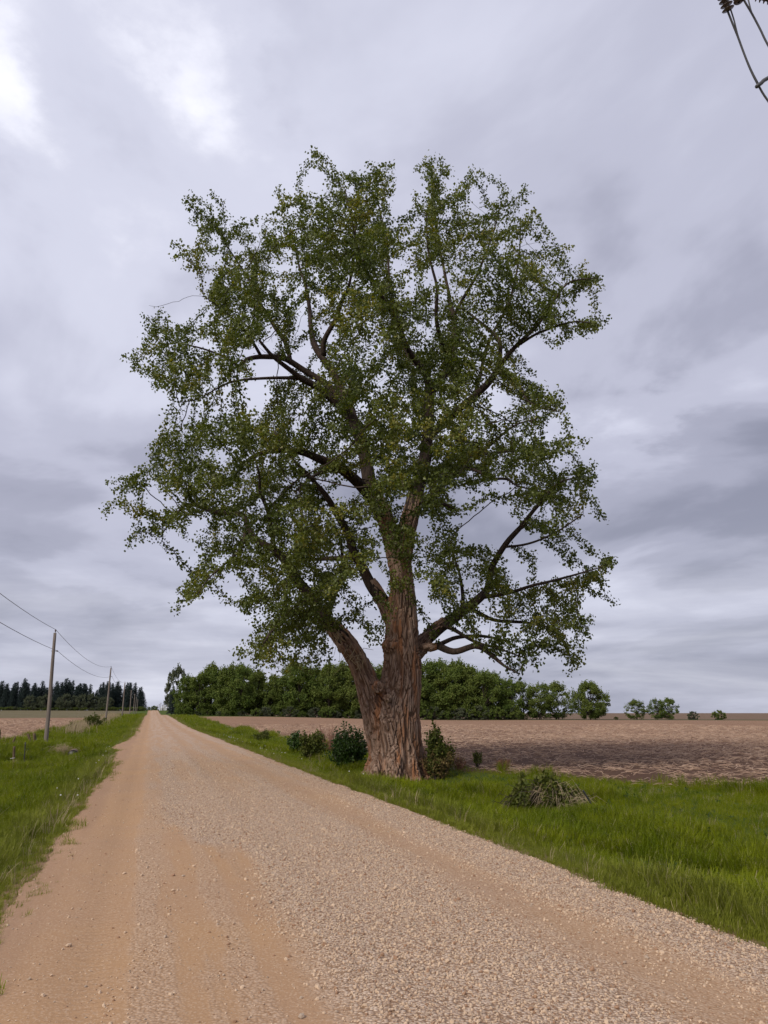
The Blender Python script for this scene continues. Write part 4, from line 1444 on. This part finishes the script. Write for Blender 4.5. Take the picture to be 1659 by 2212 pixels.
far_tree(379, 1440, 238, PALE[0], 12.4, M['pale_leaf'], 'ash_tree', 'pale thin-leaved tree at the road end of the grove', wide=.62)
far_tree(371, 1480, 222, SPRUCE[1], 19, M['needle'], 'spruce_tree', 'dark spruce squeezed against the road end of the leafy grove', wide=1.1)
far_tree(1128, 1470, 212, AIRY[0], 10.5, M['grove_leaf'], 'broadleaf_tree', 'thin multi-stemmed tree where the grove opens towards the pair of airy trees')
far_tree(1168, 1474, 208, AIRY[1], 10.5, M['grove_leaf'], 'broadleaf_tree', 'airy green tree next to the thin end of the grove', wide=1.15)
far_tree(1203, 1472, 211, AIRY[2], 10.5, M['grove_leaf'], 'broadleaf_tree', 'airy green tree between the grove end and the lone round tree', wide=1.1)
far_tree(1275, 1474, 206, ROUND, 10.2, M['grove_leaf'], 'broadleaf_tree', 'lone round-crowned green tree at the far edge of the field', wide=1.06)
far_tree(1374, 1511, 214, AIRY[0], 10.5, M['pale_leaf'], 'small_tree', 'small greyish tree with its crown leaning over, beyond the lone round tree', wide=1.35)
far_tree(1419, 1508, 212, AIRY[1], 10.5, M['grove_leaf'], 'small_tree', 'small green tree, the nearer to the greyish tree of a close pair', wide=1.0)
far_tree(1445, 1507, 213, AIRY[2], 10.5, M['grove_leaf'], 'small_tree', 'small green tree, the one nearer the low bushes of a close pair', wide=1.1)
far_tree(1497, 1537, 212, LOWB[0], 4.2, M['pale_leaf'], 'low_bush', 'flat dull bush on the field line near the small trees', 'bush', wide=1.25)
far_tree(1552, 1534, 212, LOWB[1], 4.2, M['grove_leaf'], 'low_bush', 'green rounded bush, last on the field line', 'bush', wide=1.15)
far_tree(1330, 1548, 208, LOWB[1], 4.2, M['olive_leaf'], 'low_bush', 'tiny bush beside the lone round tree', 'bush', wide=1.2)

# bushes that fill the foot of the grove
for u in np.arange(392, 1130, 26):
    far_tree(float(u + tr.uniform(-8, 8)), tr.uniform(1524, 1537), 204.5 + tr.uniform(-1, 2) + (9 if u < 450 else 0), LOWB[i % 2], 4.2, M['bush_leaf'], 'undergrowth_bush',
             'dark bush at the foot of the grove', 'bush', 'bushes at the foot of the grove', wide=1.3)
    i += 1

# spruce windbreak with grey-green willows in front, beyond the field on the pole side
for k, u in enumerate(np.concatenate([np.arange(-14, 312, 9.6), np.arange(-10, 306, 7.5)])):
    back = k >= 34
    uu = float(u + tr.uniform(-6, 6))
    vt = 1471 + 20 * tr.uniform() ** 1.2 + 7 * float(vn2(uu * .03, 2.7)) - (4 if 40 < uu < 150 else 0) + (4 if back else 0)
    if uu > 296:
        vt = max(vt, 1482)
    far_tree(uu, vt, (520 if back else 500) + tr.uniform(-6, 8), SPRUCE[k % 5], 19, M['needle'], 'spruce_tree', 'dark spruce in the windbreak beyond the field on the pole side', 'tree',
             'spruces of the windbreak', wide=tr.uniform(.85, 1.55))
for k, u in enumerate([62, 80, 96, 128, 140, 158, 176, 192, 208, 222, 234]):
    far_tree(float(u), tr.uniform(1497, 1508), 488 + tr.uniform(-4, 4), PALE[k % 3], 12.4, M['pale_leaf'], 'willow_tree', 'grey-green leafy tree in front of the spruce windbreak', 'tree',
             'leafy trees before the windbreak', wide=1.1)
for k, u in enumerate(np.arange(-8, 306, 10)):
    far_tree(float(u), tr.uniform(1526, 1530), 484, LOWB[k % 2], 4.2, M['needle'], 'undergrowth_bush', 'dark low bush along the foot of the windbreak', 'bush', 'bushes below the windbreak', wide=2.4)
for k, (u, vt, y, w) in enumerate([(321, 1527, 900, 1.2), (331, 1524, 905, 1.4), (337, 1526, 900, 1.2), (364, 1529, 860, 1.6)]):
    far_tree(u, vt, y, GROVE[k], 15.4, M['pale_leaf'] if k == 3 else M['grove_leaf'], 'distant_tree', 'distant tree where the road runs over the rise', 'tree', 'distant trees at the end of the road', wide=w)


# ------------------------------------------------------------------ utility poles and wires
def pole_top_z(u, vtop, y):
    return at(u, vtop, y)[2]


POLES = []
# (base u, base v, top u, top v, s)
for k, (bu, bv, tu, tv, s) in enumerate([(98, 1612, 119.5, 1367, 61), (228, 1555, 240, 1443, 131), (263, 1553, 270, 1475, 186), (279.6, 1546, 284, 1491, 252), (287.6, 1544, 291.5, 1499, 308), (291.6, 1542, 295, 1506, 366), (295, 1542, 298, 1511, 424)]):
    rb = ray(bu, bv)
    # intersection of the sight line's bearing with the row of poles at distance s along the road
    tt = s / (rb[0] * DX + rb[1] * DY)
    x, y = rb[0] * tt, rb[1] * tt
    z0 = float(Hxy(x, y))
    top = at(tu, tv, y)
    POLES.append((x, y, z0, top))
xb, yb = ns2xy(-7.4, -9.0)
z0 = float(Hxy(xb, yb))
POLES.insert(0, (xb, yb, z0, np.array((xb + .05, yb, z0 + 9.1))))
labels = ['weathered wooden utility pole standing out of view behind the road', 'tall weathered wooden utility pole, nearest of the row, beside the broken posts', 'second wooden utility pole of the row, among the dry reeds',
          'third wooden utility pole of the row', 'fourth wooden utility pole of the row', 'fifth wooden utility pole of the row', 'sixth wooden utility pole of the row', 'seventh utility pole, smallest of the row by the road']
topw, loww = [], []
for (x, y, z0, top), lab in zip(POLES, labels):
    o = empty('utility_pole', (x, y, z0))
    tag(o, lab, 'utility pole', 'utility poles along the ditch')
    lt = np.array(top) - np.array((x, y, z0))
    mb = MB()
    hh = np.linalg.norm(lt)
    k = 14
    tq = np.linspace(-.03, 1, k)
    mb.tube(np.outer(tq, lt) + np.stack([.02 * np.sin(tq * 5), 0 * tq, 0 * tq], 1), .155 - .052 * tq, 12)
    mb.build('shaft', M['pole'], o)
    mb = MB()
    mb.lathe([(.015, -.02), (.02, .08), (.055, .10), (.06, .14), (.045, .16), (.06, .18), (.055, .22), (.01, .26)], lt, 10)
    mb.build('top_insulator', M['insul'], o)
    low = lt * (1 - 1.32 / hh)
    mb = MB()
    mb.tube([low + np.array((-.18, 0, 0)), low + np.array((.30, 0, 0))], [.02, .02], 6)
    br = mb.build('neutral_bracket', M['steel'], o)
    mb = MB()
    mb.lathe([(.01, -.05), (.05, -.04), (.05, .04), (.01, .05)], low + np.array((.26, 0, 0)), 8, (1, 0, 0))
    mb.build('spool', M['insul'], br)
    topw.append(np.array((x, y, z0)) + lt + np.array((0, 0, .24)))
    loww.append(np.array((x, y, z0)) + low + np.array((.26, 0, .02)))


def wire(name, pts, sag, rad, label, par=None):
    P = []
    for a, b in zip(pts[:-1], pts[1:]):
        t = np.linspace(0, 1, 18, endpoint=False)[:, None]
        P.append(a + (b - a) * t - np.array((0, 0, 1)) * (sag * 4 * t * (1 - t)))
    P = np.vstack(P + [pts[-1][None]])
    r = np.full(len(P), rad)
    mb = MB()
    mb.tube(P, r, 5)
    o = mb.build(name, M['wire'], par)
    if label:
        tag(o, label, 'wire')
    return o


wire('overhead_wire', topw, .95, .015, 'upper wire strung over the tops of the utility poles')
wire('overhead_wire', loww, .80, .015, 'lower wire strung along the brackets below the utility pole tops')

# distant poles on the other side of the road
for k, (u, vt, y) in enumerate([(339.5, 1524, 900), (343, 1521, 850), (346, 1518, 800), (350, 1522, 760), (353, 1523, 720), (360.5, 1518, 640)]):
    x = (u - W_PX / 2) / F_PX / 1.034 * y
    z0 = float(Hxy(x, y))
    zt = at(u, vt, y)[2]
    o = empty('utility_pole', (x, y, z0))
    tag(o, 'far thin utility pole on the rise, %s from the end of the leafy grove' % ('sixth', 'fifth', 'fourth', 'third', 'second', 'first')[k], 'utility pole', 'far poles on the rise')
    mb = MB()
    mb.tube([(0, 0, -.2), (0, 0, (zt - z0) / 2), (0, 0, zt - z0)], [.26, .24, .2], 8)
    mb.build('shaft', M['pole'], o)
    mb = MB()
    mb.box((0, 0, zt - z0 - .5), (2.2, .2, .2))
    mb.build('crossarm', M['pole'], o)
# grain bins far down the road
yb = 1120.0
xb = (353 - W_PX / 2) / F_PX / 1.034 * yb
o = empty('grain_store', (xb, yb, float(Hxy(xb, yb))))
tag(o, 'pale grain bins with a domed top at the far end of the road', 'building')
for k, (dx, r, h) in enumerate([(-2.9, 2.2, 9.2), (1.0, 1.7, 12.2), (4.4, 1.9, 9.4)]):
    mb = MB()
    mb.lathe([(r, 0), (r, h * .5), (r, h * .82)], (dx, 0, 0), 16)
    bn = mb.build('bin', M['galv'], o)
    mb = MB()
    mb.lathe([(r * 1.04, h * .815), (r * .97, h * .83), (r * .45, h * .95), (r * .2, h), (.02, h + .2)], (dx, 0, 0), 16)
    mb.build('roof', M['galv'], bn)
mb = MB()
mb.box((.8, 1, 9.6), (10, .5, .5))
mb.build('conveyor', M['galv'], o)
mb = MB()
mb.box((.5, 3.5, 2.6), (10.5, 5, 5.2))
mb.build('shed', M['galv'], o)

# ---- the near pole at the right: only its hardware reaches into the picture
px_, py_ = 5.75, 7.0
o = empty('utility_pole', gpos(px_, py_))
tag(o, 'near utility pole whose insulators and jumper wires hang at the top corner', 'utility pole')
og = np.array(gpos(px_, py_))
lp = lambda u, v, Y: at(u, v, Y) - og
mb = MB()
mb.tube([(0, 0, -.2), (0, 0, 5), (0, 0, 10.8)], [.17, .15, .115], 14)
mb.build('shaft', M['pole'], o)
armc = lp(1585, -60, 6.6)
mb = MB()
d0 = np.array((0, -.06, armc[2]))
ax_ = (armc - d0) / np.linalg.norm(armc - d0)
mb.tube([armc - ax_ * -.35, d0 - ax_ * 1.6], [.062, .062], 4)
mb.build('crossarm', M['pole'], o)


def insulator(a, b, r, n=6):
    a, b = np.array(a), np.array(b)
    L = np.linalg.norm(b - a)
    pr = [(.012, 0)]
    for q in range(n):
        h = L * (q + .3) / n
        pr += [(r * .42, h), (r, h + L / n * .32), (r * .95, h + L / n * .40), (r * .42, h + L / n * .48)]
    pr += [(.014, L)]
    mb = MB()
    mb.lathe(pr, a, 14, (b - a) / L)
    return mb.build('insulator', M['insul'], o)


insulator(lp(1551, -40, 6.62), lp(1574, 23, 6.70), .066, 7)
insulator(lp(1588, -34, 6.85), lp(1596, 5, 6.85), .055, 5)
insulator(lp(1630, -8, 7.0), lp(1700, 10, 7.0), .050, 8)


def jumper(ptlist, r=.011):
    c = resample(np.array([(*lp(u, v, Y), 0) for u, v, Y in ptlist]), .05)
    mb = MB()
    mb.tube(c[:, :3], r, 6)
    mb.build('jumper_wire', M['wire'], o)


jumper([(1571, 22, 6.70), (1582, 50, 6.74), (1593, 77, 6.78), (1607, 115, 6.82), (1621, 150, 6.85), (1637, 182, 6.88), (1660, 219, 6.92), (1720, 290, 6.95), (1800, 330, 6.98)])
jumper([(1577.5, 18, 6.70), (1586, 45, 6.73), (1592.5, 72, 6.77), (1604, 106, 6.815), (1621.7, 149, 6.86), (1637.5, 180, 6.90)], .008)
jumper([(1600, -20, 6.85), (1607, 0, 6.86), (1624, 29, 6.88), (1642, 63, 6.9), (1660, 99, 6.92), (1720, 200, 6.95), (1790, 260, 6.98)])
jumper([(1611, -20, 6.95), (1616.5, 0, 6.95), (1625, 31, 6.93), (1640, 60, 6.92)], .008)
jumper([(1634, 187.5, 6.87), (1645, 179, 6.88), (1660, 168, 6.9), (1720, 150, 6.95), (1840, 140, 7.0)], .021)

# ------------------------------------------------------------------ fence posts, culvert, bushes
def px_m(p):
    return math.hypot(p[0], p[1]) / F_PX * .97


def post(bu, bv, tu, tv, w, mat, label, tape=False):
    b = ground_at(bu, bv)
    t = at(tu, tv, b[1]) - b
    o = empty('fence_post', b)
    tag(o, label, 'fence post', 'broken posts near the first pole')
    mb = MB()
    r = max(w * px_m(b) / 2, .015)
    q = np.linspace(-.12, 1, 8)
    sq = 1 + .08 * np.random.default_rng(abs(int(bu)) + 900).normal(size=(8, 8))
    mb.tube(np.outer(q, t), r * (1 - .12 * q), 8, True, squash=sq)
    mb.build('shaft', mat, o)
    if tape:
        mb = MB()
        c = t * .35
        mb.tube([c - t * .012, c + t * .012], [r * 1.06, r * 1.06], 8)
        mb.tube([c, c + np.array((-.16, -.05, -.03))], [.012, .008], 5)
        mb.build('insulator_strap', M['tape'], o)


post(29, 1651, 31, 1612, 5, M['post'], 'upright dark wooden post standing in the ditch grass, closest to the picture edge', True)
post(54, 1629, 55, 1603, 2.2, M['steel'], 'thin black steel post upright between the wooden ones')
post(74, 1619, 74, 1584, 5.5, M['post'], 'thick upright wooden post beside the leaning one near the pole', True)
post(70, 1614, 60, 1585, 5.0, M['post'], 'thick wooden post leaning away from the pole')
post(81, 1613, 76, 1586, 1.6, M['steel'], 'thin black steel post leaning against the thick upright post')
post(26, 1611, 33, 1591, 4.0, M['post'], 'short wooden post leaning towards the pole')
post(-1, 1606, 1, 1576, 2.5, M['post'], 'dark wooden post cut by the picture edge at the field')
post(160, 1583, 165, 1565, 1.6, M['post'], 'thin dark stake leaning at the field edge past the first pole')
post(173, 1575, 175, 1561, 1.4, M['post'], 'short thin stake before the roadside bush')

# culvert
cp = np.array(gpos(*ns2xy(-3.75, 45.2))) - np.array((0, 0, .16))
o = empty('culvert_pipe', cp)
tag(o, 'dark culvert pipe mouth in the ditch under dead grass', 'culvert')
mb = MB()
dv = np.array((DX, DY, 0))
q = np.linspace(0, 1, 40)
mb.tube([np.array((0, 0, .28)) + dv * (a * 3.2) + np.array((0, 0, .06 * a)) for a in q], .28 + .012 * np.sin(q * 150), 20, False)
mb.build('outer_shell', M['rust'], o)
mb = MB()
mb.tube([np.array((0, 0, .28)) + dv * (.01 + a * 3.15) + np.array((0, 0, .06 * a)) for a in q], .255 + .008 * np.sin(q * 150), 20, True)  # capped black plug: shade inside the pipe put into its colour
pipe_in = mb.mesh('dark_inner_plug')
link('dark_inner_plug', pipe_in, M['steel'], o)


def strands(mb, c, n_, spread, L, r, rr, up=.6, down=.3):
    for _ in range(n_):
        b = np.array(c) + rr.normal(0, 1, 3) * np.array(spread)
        a = rr.uniform(0, 6.283)
        d = np.array((math.cos(a), math.sin(a), rr.uniform(.1, 1.2) * up))
        d /= np.linalg.norm(d)
        l = L * rr.uniform(.5, 1.2)
        mb.tube([b, b + d * l * .5, b + d * l + np.array((0, 0, -down * l))], [r, r * .8, r * .3], 3, False)


def dead_mound(name, label, u0, u1, vtop, vbase, dens, seed, mats=('dead',), cat='dead grass', green=False):
    rr = np.random.default_rng(seed)
    b = ground_at((u0 + u1) / 2, vbase)
    wid = (u1 - u0) * px_m(b)
    hgt = (vbase - vtop) * px_m(b)
    o = empty(name, b)
    tag(o, label, cat)

    def top(x, y):
        f = np.stack([x * 2.2 + 7, y * 2.2, np.zeros_like(x)], 1)
        q2 = (x / (wid / 2)) ** 2 + (y / (wid * .36)) ** 2
        return hgt * np.clip(1 - q2, 0, 1) ** .8 * (.75 + .5 * vnoise(f))
    for mt in mats:
        mb = MB()
        dn = dens if mt == 'dead' else dens // 4
        a, q = rr.uniform(0, 6.283, dn), np.sqrt(rr.uniform(0, 1, dn))
        x, y = np.cos(a) * q * wid / 2, np.sin(a) * q * wid * .34
        if green and mt == 'dead':
            x = x * .45 + wid * .16
        zt = top(x, y)
        for i in range(dn):
            zg = float(Hxy(b[0] + x[i], b[1] + y[i])) - b[2]
            c = np.array((x[i], y[i], max(zt[i] * rr.uniform(.3, 1), zg + .02)))
            out = np.array((x[i] - (wid * .10 if green else 0), y[i], 0)) / wid
            d = out * rr.uniform(0, 1.6) + np.array((*rr.normal(0, .65, 2), rr.uniform(-.2, .7)))
            L = hgt * rr.uniform(.3, .9)
            e = c + d * L * .55
            g = c + d * L * .95 + np.array((0, 0, -L * rr.uniform(.5, 1.1)))
            g[2] = max(g[2], zg)
            mb.tube([c, e, g], np.array([1, .85, .35]) * (.0045 if mt == 'dead' else .007), 3, False)
        p = mb.build('dry_stems' if mt == 'dead' else 'woody_stems', M[mt], o)
        p['kind'] = 'stuff'
    if green:
        k = int(dens * 15)
        a, q = rr.uniform(0, 6.283, k), np.sqrt(rr.uniform(0, 1, k)) * 1.05
        x, y = np.cos(a) * q * wid / 2, np.sin(a) * q * wid * .36
        cl_ = vnoise(np.stack([x * 3, y * 3, np.full(k, 3.3)], 1))
        keep = (cl_ > -.35) & ((x < wid * .08) | (rr.uniform(size=k) < .45))
        x, y = x[keep], y[keep]
        z = top(x, y) * rr.uniform(.2, 1.1, len(x)) + rr.uniform(0, .16, len(x))
        lm = leaf_mesh('leaves', np.stack([x, y, z], 1), rr.uniform(.05, .11, len(x)), rr, (0, 0, .2))
        p = link('leaves', lm, M['olive_leaf'], o)
        p['kind'] = 'stuff'
    return o


dead_mound('dead_grass_clump', 'mound of pale dead grass over the culvert in the ditch', 122, 172, 1606, 1633, 700, 41)
dead_mound('brush_heap', 'heap of brush, vines and pale dead grass in the verge past the trunk', 1105, 1262, 1680, 1744, 760, 42, ('dead', 'twig'), 'brush heap', True)
b = ground_at(1283, 1746)
o = empty('leaning_stake', b)
tag(o, 'dark notched steel stake leaning in the grass by the brush heap', 'stake')
mb = MB()
t = at(1259, 1707, b[1]) - b
q = np.linspace(-.15, 1, 24)
mb.tube(np.outer(q, t), .022 + .006 * np.sign(np.sin(q * 60)), 6)
mb.build('shaft', M['steel'], o)


def bush(name, label, u0, u1, vtop, vbase, leafmat, dens, seed, lsize=.06, stems=14, tw='twig', cat='bush', dens_lo=0.0, depth=1.0, dy=0.0):
    rr = np.random.default_rng(seed)
    b = ground_at((u0 + u1) / 2, vbase)
    if dy:
        b = np.array(gpos(b[0], b[1] + dy))
    wid = (u1 - u0) * px_m(b)
    hgt = at((u0 + u1) / 2, vtop, b[1])[2] - b[2]
    o = empty(name, b)
    tag(o, label, cat)
    mb = MB()
    L = []
    for k in range(stems):
        a = rr.uniform(0, 6.283)
        q = rr.uniform(.2, 1) ** .7
        top = np.array((math.cos(a) * q * wid * .46, math.sin(a) * q * wid * .42 * depth, hgt * rr.uniform(.6, .98) * (1.06 - .45 * q * q)))
        base = top * np.array((.16, .16, 0)) + np.array((0, 0, -.05))
        m1 = base * .6 + top * .4 + rr.normal(0, .05, 3) * wid
        mb.tube([base, m1, top], [.018 * hgt ** .4, .012 * hgt ** .4, .004], 4, False)
        for j in range(7):
            f = rr.uniform(.35, 1)
            p = base + (top - base) * f
            e = p + rr.normal(0, .16, 3) * np.array((wid, wid * depth, hgt)) * .6
            e[2] = max(e[2], .08)
            mb.tube([p, (p + e) / 2 + (0, 0, .03), e], [.007, .005, .002], 3, False)
            L.append((p, e))
    mb.build('stems', M[tw], o)
    if dens:
        L = np.array(L)
        j = rr.integers(0, len(L), dens)
        f = rr.uniform(.25, 1.1, (dens, 1))
        pos = L[j, 0] * (1 - f) + L[j, 1] * f + rr.normal(0, .055, (dens, 3)) * np.array((wid, wid * depth, hgt)) ** .7
        pos[:, 2] = np.maximum(pos[:, 2], .05)
        tint = np.clip(rr.uniform(.1, .8, len(L))[j] + rr.normal(0, .15, dens), 0, 1)
        lm = leaf_mesh('leaves', pos, rr.uniform(lsize * .7, lsize * 1.3, dens), rr, (0, 0, .1), tint)
        c = link('leaves', lm, M[leafmat], o)
        c['kind'] = 'stuff'
    return o


bush('leafy_bush', 'dense dark green bush pressed against the road side of the great trunk', 718, 800, 1562, 1652, 'bush_leaf', 6500, 51, .085, 34, dy=-3.0)
bush('leafy_bush', 'olive green bush beside the bare reddish shrub', 640, 704, 1574, 1641, 'olive_leaf', 4600, 52, .085, 34)
bush('leafy_bush', 'dark small-leaved bush at the road side of the olive bush', 621, 660, 1581, 1627, 'bush_leaf', 3200, 53, .09, 26)
bush('bare_shrub', 'leafless reddish shrub with fine upright twigs', 672, 742, 1556, 1632, 'olive_leaf', 0, 54, .05, 34, 'red_twig', 'shrub')
bush('leafy_bush', 'small lone olive bush in the verge far ahead of the trunk', 551, 586, 1573, 1603, 'olive_leaf', 1300, 55, .10, 16)
bush('leafy_bush', 'yellowish green vine bush climbing beside the field side of the trunk', 912, 955, 1562, 1672, 'olive_leaf', 3800, 56, .085, 28, dy=-1.5)
bush('dry_weeds', 'brown tangle of weeds at the field side foot of the trunk', 915, 990, 1612, 1682, 'brown_leaf', 3200, 57, .055, 26, 'twig', 'weeds')
bush('leafy_bush', 'low green bush among the brown weeds by the trunk', 945, 985, 1590, 1668, 'olive_leaf', 1500, 61, .07, 16)
bush('sapling', 'small slender sapling at the field edge past the trunk', 1022, 1042, 1607, 1657, 'olive_leaf', 380, 58, .06, 7, 'twig', 'sapling')
bush('dry_weeds', 'thin brown weed stalks at the field edge past the sapling', 1066, 1112, 1634, 1664, 'brown_leaf', 260, 59, .035, 26, 'red_twig', 'weeds')
bush('dry_weeds', 'faint brown weed stalks between trunk and sapling at the field edge', 975, 1010, 1628, 1662, 'brown_leaf', 260, 62, .035, 20, 'red_twig', 'weeds')
bush('roadside_bush', 'brownish green bush at the pole row before the dry reeds', 180, 222, 1541, 1573, 'olive_leaf', 2600, 60, .16, 26)
bush('sapling', 'thin yellowish sapling at the field edge before the roadside bush', 145, 158, 1556, 1576, 'olive_leaf', 200, 63, .12, 7, 'twig', 'sapling')

# dry reeds by the poles
rr = np.random.default_rng(77)
b = ground_at(245, 1560)
o = empty('dry_reeds', b)
tag(o, 'pale dry reeds along the foot of the second and third pole', 'reeds')
mb = MB()
for _ in range(1500):
    s_ = rr.uniform(88, 190)
    n_ = rr.normal(-7.6, .8)
    x, y = ns2xy(n_, s_)
    z = float(H(n_, s_))
    h = rr.uniform(.5, 1.25)
    p = np.array((x, y, z - .05)) - b
    ln = rr.normal(0, .25, 2) * h
    mb.tube([p, p + (ln[0] * .4, ln[1] * .4, h * .6), p + (ln[0], ln[1], h)], [.022, .017, .009], 3, False)
mb.build('stalks', M['dead'], o)['kind'] = 'stuff'

# seed heads of dandelions along the verge
mb = MB()
mb2 = MB()
sd0 = np.array(gpos(*ns2xy(5.2, 20)))
for _ in range(46):
    s_ = rr.uniform(14, 60) if rr.uniform() < .7 else rr.uniform(30, 60)
    if rr.uniform() < .75:
        n_ = float(road_right(s_)) + abs(rr.normal(.35, .35))
    else:
        n_ = float(road_left(s_)) - abs(rr.normal(.3, .3))
    x, y = ns2xy(n_, s_)
    p = np.array(gpos(x, y)) - sd0
    h = rr.uniform(.22, .36)
    mb2.tube([p, p + (0, 0, h)], [.004, .003], 3, False)
    r = .015
    mb.lathe([(.002, -r), (r * .8, -r * .6), (r, 0), (r * .8, r * .6), (.002, r)], p + (0, 0, h), 6)
o = empty('dandelions', sd0)
tag(o, 'scattered white dandelion seed heads in the verge along the gravel', 'dandelions', kind='stuff')
mb.build('seed_heads', M['white_fluff'], o)['kind'] = 'stuff'
mb2.build('stalks', M['grass'], o)['kind'] = 'stuff'
